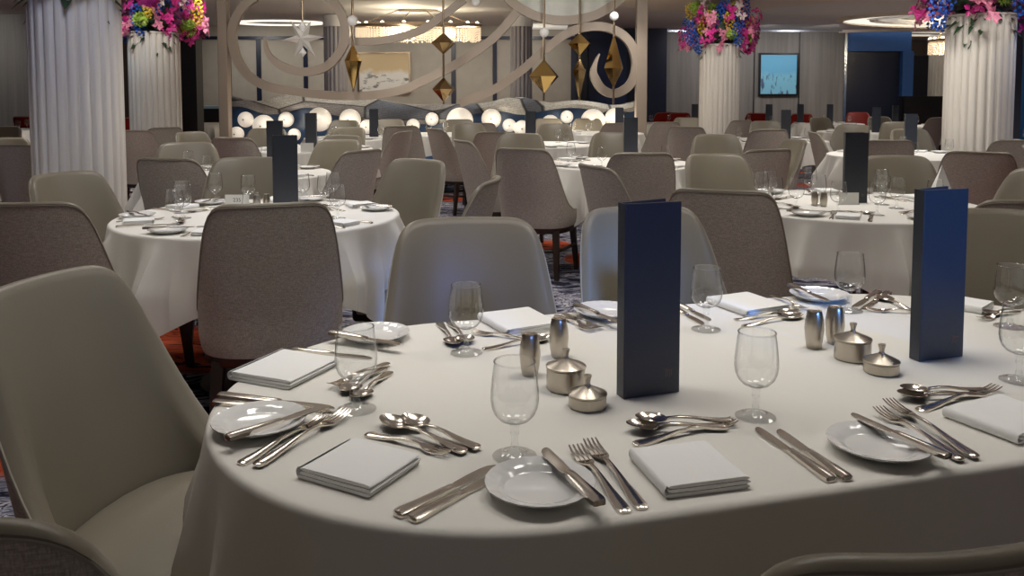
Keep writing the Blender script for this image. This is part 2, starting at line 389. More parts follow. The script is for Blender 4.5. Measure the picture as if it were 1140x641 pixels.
# ------------------------------------------------------------------ fluted columns with flowers
def column(px, d, top, R, label, nf=24):
    x = X(px, d); t = empty('fluted_column', (x, d, 0)); tag(t, label, 'column')
    N = nf * 12; rows = []
    for z in (0.12, .6, 1.2, top - .02):
        rows.append([((R - .024 * (abs(cos(nf * pi * k / N)) ** 7)) * cos(2 * pi * k / N), (R - .024 * (abs(cos(nf * pi * k / N)) ** 7)) * sin(2 * pi * k / N), z) for k in range(N)])
    MB().grid(rows, close_u=True).build('shaft', M_column, t, angle=60)
    MB().lathe([(R + .03, 0), (R + .03, .1), (R + .01, .12)], 48).build('base', M_column, t)
    MB().lathe([(R, top - .02), (R + .012, top - .015), (R + .012, top), (R * .5, top + .01)], 48).build('rim', M_column, t)
    return x
COLS = [(86, 5.9, 2.05, 'large fluted ivory column nearest the camera, washed in blue light'),
        (173, 10.3, 2.04, 'fluted ivory column beside the black pier, holding a flower arrangement'),
        (800.5, 12.8, 2.04, 'fluted ivory column in front of the grey wood wall'),
        (1089, 8.0, 2.04, 'fluted ivory column beside the blue niche at the right')]
cx = [column(a, b, c, .30, l) for a, b, c, l in COLS]
def slim_column(px, d, w, label, top=None):
    x = X(px, d); t = empty('slim_fluted_column', (x, d, 0)); tag(t, label, 'column'); R = w / 2; N = 128
    zt = CZ - .22
    rows = [[((R - .02 * (abs(cos(16 * pi * k / N)) ** 3)) * cos(2 * pi * k / N), (R - .02 * (abs(cos(16 * pi * k / N)) ** 3)) * sin(2 * pi * k / N), z) for k in range(N)] for z in (.1, zt)]
    MB().grid(rows, close_u=True).build('shaft', M_column if label.startswith('beige') else mat('grey_lilac_column', (.30, .29, .32), .5), t)
    MB().lathe([(R + .01, zt), (R + .01, CZ - .01)], 32).build('capital', M_ceil, t)
    MB().lathe([(R + .02, 0), (R + .02, .1)], 32).build('base', M_ceil, t)
slim_column(374, 15.6, .42, 'slim grey fluted column behind the star ornament')
slim_column(580, 15.6, .42, 'slim grey fluted column behind the curved band near the round gold diamond')
slim_column(1042, 20.5, .38, 'beige fluted column seen beyond the blue pier')

# flowers
FC = {'magenta': (.60, .03, .25), 'pink': (.75, .25, .38), 'blue': (.02, .10, .48), 'yellow': (.75, .55, .04), 'white_pink': (.80, .62, .60), 'lime': (.35, .5, .08), 'plum': (.18, .02, .09)}
FM = {k: mat('petal_' + k, v, .5, noise=(25, .35)) for k, v in FC.items()}
def bloom_mesh(kind, seed):
    r = random.Random(seed); mb = MB()
    if kind == 'orchid':      # wide flowers with five petals
        for q in range(7):
            c = Vector((r.uniform(-.06, .06), r.uniform(-.05, .05), -.035 * q + .1)); nrm = Vector((r.uniform(-.6, .6), r.uniform(-1, .2), r.uniform(0, .5))).normalized()
            u = nrm.orthogonal().normalized(); w = nrm.cross(u)
            for p in range(5):
                a = 2 * pi * p / 5 + r.random(); dv = u * cos(a) + w * sin(a); sv = nrm.cross(dv)
                mb.add([c, c + dv * .03 + sv * .02 + nrm * .008, c + dv * .058 + nrm * .002, c + dv * .03 - sv * .02 + nrm * .008], [(0, 1, 2, 3)])
    elif kind == 'spike':     # dense spike of small florets
        for q in range(46):
            z = -.15 + .3 * q / 46; R = .035 * sin(pi * (q + 3) / 52) + .01; a = q * 2.4
            c = Vector((R * cos(a), R * sin(a), z)); o = Vector((cos(a), sin(a), .3)).normalized(); u = o.orthogonal().normalized() * .017; w = o.cross(u).normalized() * .017
            mb.add([c - u, c - w + o * .012, c + u, c + w + o * .012, c + o * .025], [(0, 1, 4), (1, 2, 4), (2, 3, 4), (3, 0, 4)])
    else:                     # round head of many petals
        for q in range(60):
            zz = 1 - 2 * (q + .5) / 60; a = q * 2.4; rr = sqrt(1 - zz * zz); o = Vector((rr * cos(a), rr * sin(a), zz)); c = o * .045
            u = o.orthogonal().normalized() * .02; w = o.cross(u).normalized() * .014
            mb.add([c - u, c + w, c + u, c + o * .035 - w], [(0, 1, 2, 3)])
    return mb
def leaf_mesh(seed, n=70):
    r = random.Random(seed); mb = MB()
    for q in range(n):
        a = r.uniform(0, 2 * pi); e = r.uniform(-.75, 1.2); o = Vector((cos(a) * cos(e), sin(a) * cos(e), sin(e))); L = r.uniform(.16, .30)
        side = o.cross(Vector((0, 0, 1))).normalized(); wd = r.uniform(.02, .055); pts = []
        for i in range(6):
            t = i / 5; c = o * (.12 + L * t) * 1.0 + Vector((0, 0, -.10 * t * t)); w = wd * sin(pi * min(.98, max(.04, t)))
            pts.append([tuple(c - side * w), tuple(c + Vector((0, 0, -.25 * w))), tuple(c + side * w)])
        mb.grid(pts)
    # a core so that no gap shows
    mb.lathe([(.001, -.05), (.2, .0), (.27, .12), (.25, .35), (.15, .5), (.001, .56)], 14)
    return mb
leafbase = leaf_mesh(3, 90)
bm_cache = {}
def flowers(x, y, z, label, seed, n=64):
    r = random.Random(seed); t = empty('flower_arrangement', (x, y, z)); tag(t, label, 'flowers', 'flower arrangements on the columns')
    MB().lathe([(.2, -.0), (.24, .03), (.24, .08)], 24).build('bowl', M_black, t)
    o = leafbase.build('foliage', M_green, t); o.rotation_euler.z = seed
    kinds = ['magenta', 'pink', 'blue', 'yellow', 'white_pink', 'magenta', 'blue', 'lime', 'pink', 'plum']
    for q in range(n):
        k = kinds[q % 10]; sh = {'magenta': 'orchid', 'pink': 'orchid', 'blue': 'spike', 'yellow': 'spike', 'white_pink': 'orchid', 'lime': 'round', 'plum': 'orchid'}[k]
        key = (k, sh)
        if key not in bm_cache:
            o = bloom_mesh(sh, hash(k) % 99 if 0 else len(bm_cache) + 5).build('bloom', FM[k], t, smooth=False); bm_cache[key] = o
        else:
            o = bm_cache[key].copy(); COL.objects.link(o); o.parent = t
        a = q * 2.39996 + r.uniform(-.2, .2); e = -.45 + 1.55 * ((q * 7) % n) / n; R = r.uniform(.34, .55)
        o.location = (R * cos(a) * cos(e) * 1.08, R * sin(a) * cos(e) * 1.08, .13 + R * sin(e) * (1.0 if e > 0 else .62)); o.rotation_euler = (r.uniform(-.4, .4), r.uniform(-.4, .4), a + pi / 2); o.scale = (1.25,) * 3
    return t
flowers(cx[1], 10.3, 2.06, 'bright mixed flower arrangement with magenta and blue blooms beside the curled screen post', 1)
flowers(cx[2], 12.8, 2.06, 'bright mixed flower arrangement in front of the grey wood wall', 5)
flowers(cx[3], 8.0, 2.06, 'bright mixed flower arrangement near the oval ceiling lights', 2)
flowers(cx[0], 5.9, 2.10, 'bright mixed flower arrangement mostly cut off above the nearest column', 8)

# ------------------------------------------------------------------ scroll screen
YS = 12.2
def W_(pts): return [wall_at(a, b, YS) for a, b in pts]
def clipz(pts, wid):
    return pts, wid
scr = empty('scroll_screen', (0, YS, 0)); tag(scr, 'tall taupe openwork screen of posts and curling bands in front of the wave wall', 'screen')
def sband(pts, w, y0=-.05, y1=.05, taper_a=False, taper_b=False):
    p = [q for q in smooth_path(W_(pts), 8)]
    runs = [[]]
    for i, q in enumerate(p):
        if q[1] < CZ - .06: runs[-1].append((i, q))
        elif runs[-1]: runs.append([])
    N = len(p)
    for run in runs:
        if len(run) < 3: continue
        ws = []
        for i, q in run:
            k = w
            if taper_a: k *= min(1, .15 + i / 20)
            if taper_b: k *= min(1, .1 + (N - 1 - i) / 20)
            ws.append(k)
        MB().ribbon([q for i, q in run], ws, y0, y1).build('curved_band', M_screen, scr)
for px, w in ((250.5, 10.5), (713.5, 12)):
    x = X(px, YS); h = w / 2 / 76
    MB().box(x - h, x + h, -.08, .08, 0, CZ, .008).build('post', M_screen, scr)
sband([(295, 42), (299, 60), (315, 74), (340, 80), (365, 73), (381, 54), (385, 35), (379, 14), (364, -3), (325, -10), (285, -3), (264, 18), (259, 44), (268, 73), (290, 93), (330, 102), (390, 107), (440, 102), (480, 86), (520, 64), (550, 42), (570, 20), (576, 12)], .062, taper_a=True)
sband([(388, 46), (427, 45), (465, 35), (490, 20), (517, -1)], .055, -.04, .04)
sband([(512, 115), (549, 100), (580, 79), (605, 57), (630, 38), (655, 30), (680, 32), (700, 46), (708, 70), (702, 93), (685, 104), (670, 99), (661, 84), (662, 72), (667, 60)], .062, -.07, .07, taper_b=True)
sband([(563, -4), (580, 10), (603, 20), (630, 23), (660, 18), (682, 6), (694, -5)], .065, -.075, .04)
# translucent infill of the big round medallion
mp = [q for q in smooth_path(W_([(570, -1), (583, 9), (605, 17), (630, 20), (658, 15), (680, 4), (688, -3)]), 6)]
med = MB(); med.add([(a, 0, b) for a, b in mp] + [(a, .02, b) for a, b in mp], [tuple(range(len(mp))), tuple(range(2 * len(mp) - 1, len(mp) - 1, -1))] + [(i, i + 1, len(mp) + i + 1, len(mp) + i) for i in range(len(mp) - 1)])
med.build('medallion_panel', mat('etched_panel', (.55, .55, .50), .4, noise=(4, .2)), scr, smooth=False)

# ------------------------------------------------------------------ wave wall
YW = 13.0
def Ww(pts): return [wall_at(a, b, YW) for a, b in pts]
topc = Ww([(252, 106), (275, 112), (292, 113), (312, 107), (330, 103), (350, 105), (368, 111), (380, 110), (400, 107), (430, 112), (447, 116), (500, 116), (540, 115), (565, 108), (585, 108), (610, 115), (640, 111), (660, 113), (685, 118), (716, 110)])
lowc = Ww([(252, 119), (275, 118), (290, 126), (310, 128), (330, 122), (345, 118), (375, 129), (410, 133), (447, 138), (490, 138), (530, 126), (560, 123), (580, 129), (600, 124), (625, 120), (650, 120), (670, 126), (690, 128), (716, 120)])
x0, x1 = topc[0][0], topc[-1][0]; rows = []; rows2 = []
for i in range(161):
    x = x0 + (x1 - x0) * i / 160; zt = interp(x, topc); zl = interp(x, lowc)
    # light smoothing
    zt = sum(interp(x + q, topc) for q in (-.12, -.06, 0, .06, .12)) / 5; zl = sum(interp(x + q, lowc) for q in (-.12, -.06, 0, .06, .12)) / 5
    rows.append([(x, -.10, zl), (x, -.10 - .03 * sin(pi * .5), (zt + zl) / 2), (x, -.10, zt), (x, .12, zt), (x, .12, zl)])
    rows2.append([(x, 0, 0), (x, 0, zt - .02), (x, .1, zt - .02), (x, .1, 0)])
ww = empty('wave_wall', (0, YW, 0)); tag(ww, 'low wavy divider with silver textured relief above a blue base, lit by white globes', 'divider')
def relief_mat():
    m = mat('silver_relief', (.3, .3, .3), .4, .25); nt = m.node_tree; b = nt.nodes['Principled BSDF']; tc = nt.nodes.new('ShaderNodeTexCoord')
    mp = nt.nodes.new('ShaderNodeMapping'); mp.inputs['Scale'].default_value = (.8, 1, 2.4); mp.inputs['Rotation'].default_value = (0, .45, 0)
    nt.links.new(tc.outputs['Object'], mp.inputs[0])
    v = nt.nodes.new('ShaderNodeTexVoronoi'); v.inputs['Scale'].default_value = 1.3; nt.links.new(mp.outputs[0], v.inputs['Vector'])
    sep = nt.nodes.new('ShaderNodeSeparateColor'); nt.links.new(v.outputs['Color'], sep.inputs[0])
    r = nt.nodes.new('ShaderNodeValToRGB'); r.color_ramp.interpolation = 'CONSTANT'
    r.color_ramp.elements[0].color = (.62, .60, .55, 1); r.color_ramp.elements[1].position = .45; r.color_ramp.elements[1].color = (.34, .32, .31, 1)
    e = r.color_ramp.elements.new(.62); e.color = (.66, .64, .58, 1); e = r.color_ramp.elements.new(.85); e.color = (.14, .15, .18, 1)
    nt.links.new(sep.outputs[0], r.inputs[0])
    wv = nt.nodes.new('ShaderNodeTexNoise'); wv.inputs['Scale'].default_value = 60; wv.inputs['Detail'].default_value = 4; nt.links.new(tc.outputs['Object'], wv.inputs['Vector'])
    rr = nt.nodes.new('ShaderNodeValToRGB'); rr.color_ramp.elements[0].position = .35; rr.color_ramp.elements[1].position = .6; rr.color_ramp.elements[0].color = (.68, .68, .68, 1)
    nt.links.new(wv.outputs['Fac'], rr.inputs[0])
    mx = nt.nodes.new('ShaderNodeMixRGB'); mx.blend_type = 'MULTIPLY'; mx.inputs[0].default_value = 1
    nt.links.new(r.outputs[0], mx.inputs[1]); nt.links.new(rr.outputs[0], mx.inputs[2])
    ve = nt.nodes.new('ShaderNodeTexVoronoi'); ve.feature = 'DISTANCE_TO_EDGE'; ve.inputs['Scale'].default_value = 1.3; nt.links.new(mp.outputs[0], ve.inputs['Vector'])
    re_ = nt.nodes.new('ShaderNodeValToRGB'); re_.color_ramp.elements[0].position = .012; re_.color_ramp.elements[0].color = (.18, .18, .19, 1); re_.color_ramp.elements[1].position = .03; nt.links.new(ve.outputs['Distance'], re_.inputs[0])
    wt = nt.nodes.new('ShaderNodeTexWave'); wt.inputs['Scale'].default_value = 9; wt.inputs['Distortion'].default_value = 3; wt.bands_direction = 'DIAGONAL'; nt.links.new(mp.outputs[0], wt.inputs['Vector'])
    rw = nt.nodes.new('ShaderNodeValToRGB'); rw.color_ramp.elements[0].color = (.62, .62, .62, 1); rw.color_ramp.elements[1].position = .6; nt.links.new(wt.outputs['Fac'], rw.inputs[0])
    m2 = nt.nodes.new('ShaderNodeMixRGB'); m2.blend_type = 'MULTIPLY'; m2.inputs[0].default_value = 1; nt.links.new(mx.outputs[0], m2.inputs[1]); nt.links.new(re_.outputs[0], m2.inputs[2])
    m3 = nt.nodes.new('ShaderNodeMixRGB'); m3.blend_type = 'MULTIPLY'; m3.inputs[0].default_value = 1; nt.links.new(m2.outputs[0], m3.inputs[1]); nt.links.new(rw.outputs[0], m3.inputs[2]); nt.links.new(m3.outputs[0], b.inputs['Base Color'])
    bp = nt.nodes.new('ShaderNodeBump'); bp.inputs['Strength'].default_value = .6; nt.links.new(wv.outputs['Fac'], bp.inputs['Height']); nt.links.new(bp.outputs[0], b.inputs['Normal'])
    return m
MB().grid(rows, close_u=True).build('relief_band', relief_mat(), ww)
MB().grid(rows2, close_u=True).build('blue_base', mat('blue_lacquer', (.035, .085, .19), .3), ww)
GL = [(264, 149, 8), (274, 133, 8.5), (294, 140, 12), (319, 133, 8.3), (328, 150, 7), (356, 133, 13), (390, 133, 11.6), (409, 141, 8), (460, 139.5, 7.3), (481, 132.5, 7.3), (512, 134.5, 14.5), (547, 132, 10.8), (567, 139.5, 7.4), (581, 143, 9), (612.5, 138, 10), (631, 130, 7), (660, 135, 13.5), (684, 131, 10.5)]
for i, (a, b, r) in enumerate(GL):
    rr = r / 71.5; x, z = wall_at(a, b, YW - rr - .12)
    g = empty('globe_lamp', (x, YW - rr - .14, z)); tag(g, 'glowing white globe lamp on the wave wall, %s' % (
        ['low behind the curled post', 'small and round beside the curled post', 'wide and half hidden by chairs', 'small beside the tall menu', 'low and mostly hidden near a menu', 'large beside a dark menu', 'mid-sized under the art', 'low and half hidden by chairs', 'small above chair backs', 'small below the double gold diamonds', 'largest in the middle', 'bright and mid-sized with a wide gap beside', 'small below the band end', 'low beside a dark menu', 'half hidden by a chair back', 'small and high', 'large beneath the curled hook', 'cut by the menu near the straight post'][i]), 'lamp')
    MB().sphere((0, 0, 0), rr, 28, 16).build('globe', M_globe, g)
    MB().lathe([(.001, 0), (.012, .0), (.012, .012), (.001, .015)], 10).build('finial', M_rod, g).matrix_local = __import__('mathutils').Matrix.Translation((0, -rr, 0)) @ __import__('mathutils').Matrix.Rotation(pi / 2, 4, 'X')
    MB().tube([(0, rr * .9, 0), (0, rr + .16, 0)], .02).build('mount', M_rod, g)
for x in (-3.4, -2.4, -1.2, -.2, .8, 1.6): point((x, YW - .75, .85), 5, .12, (1, .88, .7))

# ------------------------------------------------------------------ hanging ornaments
def gem(cxx, z0, zm, z1, r, nf=6, m=None):
    mb = MB(); ring = [(cxx + r * cos(2 * pi * k / nf + .3), r * sin(2 * pi * k / nf + .3), zm) for k in range(nf)]
    v = ring + [(cxx, 0, z0), (cxx, 0, z1)]
    return mb.add(v, [(k, (k + 1) % nf, nf + 1) for k in range(nf)] + [((k + 1) % nf, k, nf) for k in range(nf)])
YP = 11.85
def pendant(px, label, gems, beads=(), rod_to=None):
    x = X(px, YP); t = empty('hanging_ornament', (x, YP, 0)); tag(t, label, 'ornament')
    zs = Z(rod_to, YP) if rod_to else 1.5
    MB().tube([(0, 0, CZ), (0, 0, zs)], .016).build('rod', M_rod, t)
    for a, m_, b, w, mm in gems:
        gem(0, Z(b, YP), Z(m_, YP), Z(a, YP), w / 2 / 78, 6).build('gem', mm, t, smooth=False)
    for b, r in beads: MB().sphere((0, 0, Z(b, YP)), r / 78).build('bead', M_bead, t)
    return t
pendant(393.5, 'long smoky gold spindle ornament hanging in front of the framed art', [(48, 68, 103, 19, M_gem)], [(23, 6)], 102)
pendant(494, 'rod with two small gold diamond ornaments, one above the other', [(36, 48, 61, 27, M_gemdark), (86, 99, 114, 26, M_gemdark)], [], 116)
pendant(605.5, 'large gold diamond ornament under a pearl bead', [(66, 85, 104, 35, M_gem)], [(36, 5.5)], 112)
pendant(645, 'gold diamond above a long inverted bronze spindle', [(37, 49, 62, 27, M_gem), (64, 78, 114, 15, M_gemdark)], [], 112)
pendant(683, 'slender gold spindle hanging inside the curled hook under a pearl bead', [(37, 76, 98, 23, M_gem)], [(18, 5)], 116)
pendant(530, 'pearl bead on a short rod near the ceiling', [], [(2, 5)], 3)
st = empty('star_ornament', (X(338, YP), YP, Z(43, YP))); tag(st, 'white six-pointed star ornament hanging in the spiral', 'ornament')
mb = MB(); ring = []
for k in range(12):
    a = pi / 6 * k + pi / 2; rr = (.31 if k % 2 == 0 else .10) * (1 if k % 6 else .9); ring.append((rr * cos(a), 0, rr * sin(a)))
mb.add(ring + [(0, -.09, 0), (0, .09, 0)], [(k, (k + 1) % 12, 12) for k in range(12)] + [((k + 1) % 12, k, 13) for k in range(12)])
o = mb.build('star', M_star, st, smooth=False); o.rotation_euler.y = .45
MB().tube([(0, 0, 0), (0, 0, CZ - Z(43, YP))], .014).build('rod', M_rod, st)
gem(0, .08, .17, .26, .06).build('gem', M_bead, st, smooth=False)
gem(0, -.26, -.20, -.12, .05).build('gem', M_bead, st, smooth=False)

# ------------------------------------------------------------------ chandeliers
def chandelier(x, y, z0, z1, R, label, nb=16):
    t = empty('crystal_chandelier', (x, y, z0)); tag(t, label, 'chandelier'); h = z1 - z0
    ring = [(R * cos(2 * pi * k / 40), R * sin(2 * pi * k / 40), h) for k in range(40)]
    MB().tube(ring, .03, 8, True).build('ring', M_rod, t)
    ring2 = [(R * .6 * cos(2 * pi * k / 40), R * .6 * sin(2 * pi * k / 40), h - .02) for k in range(40)]
    MB().tube(ring2, .02, 8, True).build('ring', M_rod, t)
    for k in range(4):
        a = pi / 2 * k + .4; MB().tube([(R * cos(a), R * sin(a), h), (R * .3 * cos(a), R * .3 * sin(a), CZ - z0)], .008).build('cable', M_rod, t)
    MB().lathe([(R * .32, CZ - z0 - .03), (R * .32, CZ - z0)], 30).build('canopy', M_rod, t)
    mb = MB(); r = random.Random(4)
    for rad, cnt in ((R, 90), (R * .9, 80), (R * .6, 50)):
        for k in range(cnt):
            a = 2 * pi * k / cnt; zt = h - .04; L = h * (.75 + .2 * r.random())
            for q in range(6):
                zc = zt - L * (q + .5) / 6; s_ = .016; c = Vector((rad * cos(a), rad * sin(a), zc))
                mb.add([c + Vector((s_, 0, 0)), c + Vector((0, s_, 0)), c - Vector((s_, 0, 0)), c - Vector((0, s_, 0)), c + Vector((0, 0, L / 12.5)), c - Vector((0, 0, L / 12.5))],
                       [(0, 1, 4), (1, 2, 4), (2, 3, 4), (3, 0, 4), (1, 0, 5), (2, 1, 5), (3, 2, 5), (0, 3, 5)])
    o = mb.build('crystal_fringe', M_crystal, t, smooth=False); o['kind'] = 'stuff'
    for k in range(nb):
        a = 2 * pi * (k + .5) / nb; MB().sphere((R * .97 * cos(a), R * .97 * sin(a), h + .03), .028, 10, 6).build('bulb', M_bulb, t)
    for k in range(3): point((x + R * .5 * cos(k * 2.1), y + R * .5 * sin(k * 2.1), z0 + h * .5), 20, .08, (1, .85, .6))
    return t
ch1 = chandelier(X(466, 14.6), 14.6, 2.20, 2.48, 1.08, 'wide crystal chandelier glowing above the framed art'); ch1.scale.y = .3
chandelier(X(1062, 16.5), 16.5, 2.08, 2.34, .48, 'small round crystal chandelier beside the column with flowers')

# ------------------------------------------------------------------ framed art
def art(px0, px1, py0, py1, Y, mfr, mp_, label, fw=.04):
    a, zt = wall_at(px0, py0, Y); b, zb = wall_at(px1, py1, Y)
    t = empty('framed_art', ((a + b) / 2, Y, zb)); tag(t, label, 'picture'); w = (b - a) / 2; h = zt - zb
    MB().box(-w + fw, w - fw, -.05, -.01, fw, h - fw).build('canvas', mp_, t, smooth=False)
    fr = MB(); fr.box(-w, w, -.07, 0, 0, fw); fr.box(-w, w, -.07, 0, h - fw, h); fr.box(-w, -w + fw, -.07, 0, fw, h - fw); fr.box(w - fw, w, -.07, 0, fw, h - fw)
    fr.build('frame', mfr, t, smooth=False)
def art_mat(name, base, mid, dark, scale, vert):
    m = mat(name, base, .5); nt = m.node_tree; b = nt.nodes['Principled BSDF']; tc = nt.nodes.new('ShaderNodeTexCoord')
    sep = nt.nodes.new('ShaderNodeSeparateXYZ'); nt.links.new(tc.outputs['Generated'], sep.inputs[0])
    g = nt.nodes.new('ShaderNodeValToRGB'); g.color_ramp.elements[0].color = mid; g.color_ramp.elements[1].color = base; g.color_ramp.elements[0].position = .45; g.color_ramp.elements[1].position = .6
    gn = nt.nodes.new('ShaderNodeTexNoise'); gn.inputs['Scale'].default_value = 4; gn.inputs['Detail'].default_value = 6; nt.links.new(tc.outputs['Object'], gn.inputs['Vector'])
    ga = nt.nodes.new('ShaderNodeMath'); ga.operation = 'MULTIPLY_ADD'; ga.inputs[1].default_value = .5; nt.links.new(gn.outputs['Fac'], ga.inputs[0]); gs = nt.nodes.new('ShaderNodeMath'); gs.operation = 'SUBTRACT'; gs.inputs[1].default_value = .25; nt.links.new(sep.outputs[2], gs.inputs[0]); nt.links.new(gs.outputs[0], ga.inputs[2]); nt.links.new(ga.outputs[0], g.inputs[0])
    mp = nt.nodes.new('ShaderNodeMapping'); mp.inputs['Scale'].default_value = vert; nt.links.new(tc.outputs['Object'], mp.inputs[0])
    n = nt.nodes.new('ShaderNodeTexNoise'); n.inputs['Scale'].default_value = scale; n.inputs['Detail'].default_value = 5; nt.links.new(mp.outputs[0], n.inputs['Vector'])
    r = nt.nodes.new('ShaderNodeValToRGB'); r.color_ramp.elements[0].position = .56; r.color_ramp.elements[1].position = .64
    nt.links.new(n.outputs['Fac'], r.inputs[0])
    k = nt.nodes.new('ShaderNodeValToRGB'); k.color_ramp.elements[0].position = .42; k.color_ramp.elements[1].position = .55
    k.color_ramp.elements[0].color = (1, 1, 1, 1); k.color_ramp.elements[1].color = (0, 0, 0, 1); nt.links.new(sep.outputs[2], k.inputs[0])
    mu = nt.nodes.new('ShaderNodeMath'); mu.operation = 'MULTIPLY'; nt.links.new(r.outputs[0], mu.inputs[0]); nt.links.new(k.outputs[0], mu.inputs[1])
    mx = nt.nodes.new('ShaderNodeMixRGB'); nt.links.new(mu.outputs[0], mx.inputs[0]); nt.links.new(g.outputs[0], mx.inputs[1]); mx.inputs[2].default_value = dark
    nt.links.new(mx.outputs[0], b.inputs['Base Color']); return m
art(398, 457.5, 58, 104, YB, M_rod, art_mat('cream_abstract', (.62, .47, .27, 1), (.75, .72, .66, 1), (.18, .17, .17, 1), 5, (1, 1, 1.8)), 'framed cream and white abstract painting with dark marks on the back wall')
art(844.5, 887.5, 59, 106.5, YR, M_black, art_mat('blue_abstract', (.15, .50, .80, 1), (.22, .58, .80, 1), (.08, .14, .28, 1), 7, (2.2, 1, .7)), 'framed bright blue painting with thin dark strokes on the grey wall')

# ------------------------------------------------------------------ chairs
HP = [(0, .930), (.20, .929), (.27, .922), (.325, .902), (.365, .868), (.40, .815), (.46, .69), (.50, .615), (.545, .55), (.60, .508), (.68, .484), (.85, .470), (1.0, .462)]
def hh(s):
    s = abs(s); return sum(interp(max(0, min(1, s + q)), HP) for q in (-.03, -.015, 0, .015, .03)) / 5
def plan(s, t):
    """outer plan point and inward normal of the shell at parameter s and lean fraction t"""
    def pt(s):
        a = abs(s); sg = 1 if s >= 0 else -1
        if a < .6:
            f = a / .6 * pi / 2; x = .262 * sin(f) ** .82; y = -.04 - .222 * cos(f) ** .82
        else:
            q = (a - .6) / .4; x = .262 - .018 * q * q; y = -.04 + .255 * q
        yt = -.262 + .07 * (x / .262) ** 2
        y2 = y + (yt - y) * t * .55 - .115 * t if a < .6 else y - .115 * t
        return Vector((sg * x * (1 - .05 * t), y2))
    p = pt(s); d = (pt(min(1, s + .01)) - pt(max(-1, s - .01))).normalized()
    return p, Vector((-d.y, d.x))
def chair_geo():
    NS = 72; outer = []; rim = []; pipe = []; ends = []
    for i in range(NS + 1):
        s = -1 + 2 * i / NS; h = hh(s); th = .034 + .012 * max(0, 1 - abs(s) / .5)
        hs = h - .012
        def o(z, off=0.0):
            t = max(0, (z - .45) / .48); p, n_ = plan(s, t)
            k = 1 if z > .44 else 1 - .05 * ((.44 - z) / .08) ** 2
            q = p + n_ * off; return (q.x * k, q.y * k, z)
        outer.append([o(.36 + (hs - .36) * j / 10, .0) for j in range(11)])
        pipe.append(o(hs, -.001))
        tt = .024
        r = [o(hs, -.003), o(h - .007, -.003), o(h - .002, .002), o(h, tt * .35), o(h - .001, tt * .65), o(h - .006, tt * .95), o(h - .02, tt * 1.15)]
        zi = .43
        for j in range(1, 9): r.append(o(h - .02 + (zi - h + .02) * j / 8, th + (tt * 1.15 - th) * max(0, 1 - j / 3) + .012 * sin(pi * j / 8)))
        rim.append(r)
    a = MB(); a.grid(outer)
    b = MB(); b.grid(rim)
    for rr, oo in ((rim[0], outer[0]), (rim[-1], outer[-1])):
        o_ = len(b.v); b.v += rr; b.v += [oo[-1], oo[0], (rr[-1][0], rr[-1][1], .36)]; b.f.append(tuple(range(o_, o_ + len(rr))) + (o_ + len(rr) + 2, o_ + len(rr) + 1, o_ + len(rr)))
    c = MB().tube(pipe, .0032, 6)
    # seat cushion
    out = []
    for k in range(25):
        s = -.97 + 1.94 * k / 24; p, n_ = plan(s, 0); q = p + n_ * .036; out.append((q.x, q.y))
    front = [(.208 * cos(pi * k / 12), .205 + .065 * sin(pi * k / 12)) for k in range(1, 12)]
    out = out + (front if out[-1][0] > 0 else [(-x, y) for x, y in front])
    seat = MB(); rows = []
    for sc_, z in ((.96, .375), (.995, .39), (1, .43), (.995, .45), (.97, .463), (.9, .472), (.7, .480), (.35, .484), (.01, .485)):
        rows.append([(x * sc_, y * sc_, z) for x, y in out])
    seat.grid(rows, close_u=True); seat.f.append(tuple(range(len(out))))
    # seat frame ring
    fr = MB(); rows = []
    full = []
    for k in range(25):
        s = -1 + 2 * k / 24; p, n_ = plan(s, 0); full.append((p.x * .93, p.y * .93))
    full += [(x * 1.08, y) for x, y in (front if full[-1][0] > 0 else [(-x, y) for x, y in front])]
    for sc_, z in ((.8, .325), (.98, .322), (1, .33), (1, .378), (.8, .378)): rows.append([(x * sc_, y * sc_, z) for x, y in full])
    fr.grid(rows, close_u=True); fr.f.append(tuple(range(len(full))))
    legs = [MB().taper((sx * .19, y0, .34), (sx * .215, y1, 0), .021, .014) for sx in (-1, 1) for y0, y1 in ((-.17, -.215), (.17, .195))]
    hoop = MB(); pts = []
    for k in range(21):
        f = pi * (1 + k / 20); pts.append((.215 * cos(f), -.11 + .12 * sin(f), .20))
    rows = []
    hoop.tube([(-.212, .16, .20)] + pts + [(.212, .16, .20)], .012, 6)
    return a, b, c, seat, fr, legs, hoop
G_ = chair_geo()
def make_chair(fabmat, vinmat, lab):
    t = empty('dining_chair'); tag(t, lab, 'chair'); a, b, c, seat, fr, legs, hoop = G_
    s_ = a.build('outer_shell', fabmat, t); s_['label'] = 'woven outer shell' if fabmat is M_fabric else 'red outer shell'
    s_ = b.build('backrest', vinmat, t); c.build('piping', M_piping, t); seat.build('seat', vinmat, t)
    fr.build('seat_frame', M_wood, t)
    for l in legs: l.build('leg', M_wood, t)
    hoop.build('stretcher', M_wood, t)
    return t
chairP = Proto(make_chair(M_fabric, M_vinyl, ''))
redP = Proto(make_chair(M_redfab, mat('red_vinyl', (.28, .02, .015), .5), ''))
def top_chair(px, ytop, ang, label, P=chairP, group=None, dist=None):
    """chair whose back-top middle the photograph shows at px, ytop; ang = direction it faces in degrees"""
    x, y = at(px, ytop, .925)
    if dist: x, y = x / y * dist, dist
    a = radians(ang); bx, by = x + .33 * cos(a), y + .33 * sin(a)      # from back-top to chair origin
    return P.place((bx, by, 0), a - pi / 2, label, group)
FB = 'woven chair back '
VF = 'vinyl-fronted chair facing us '
SD = 'taupe chair turned sideways '
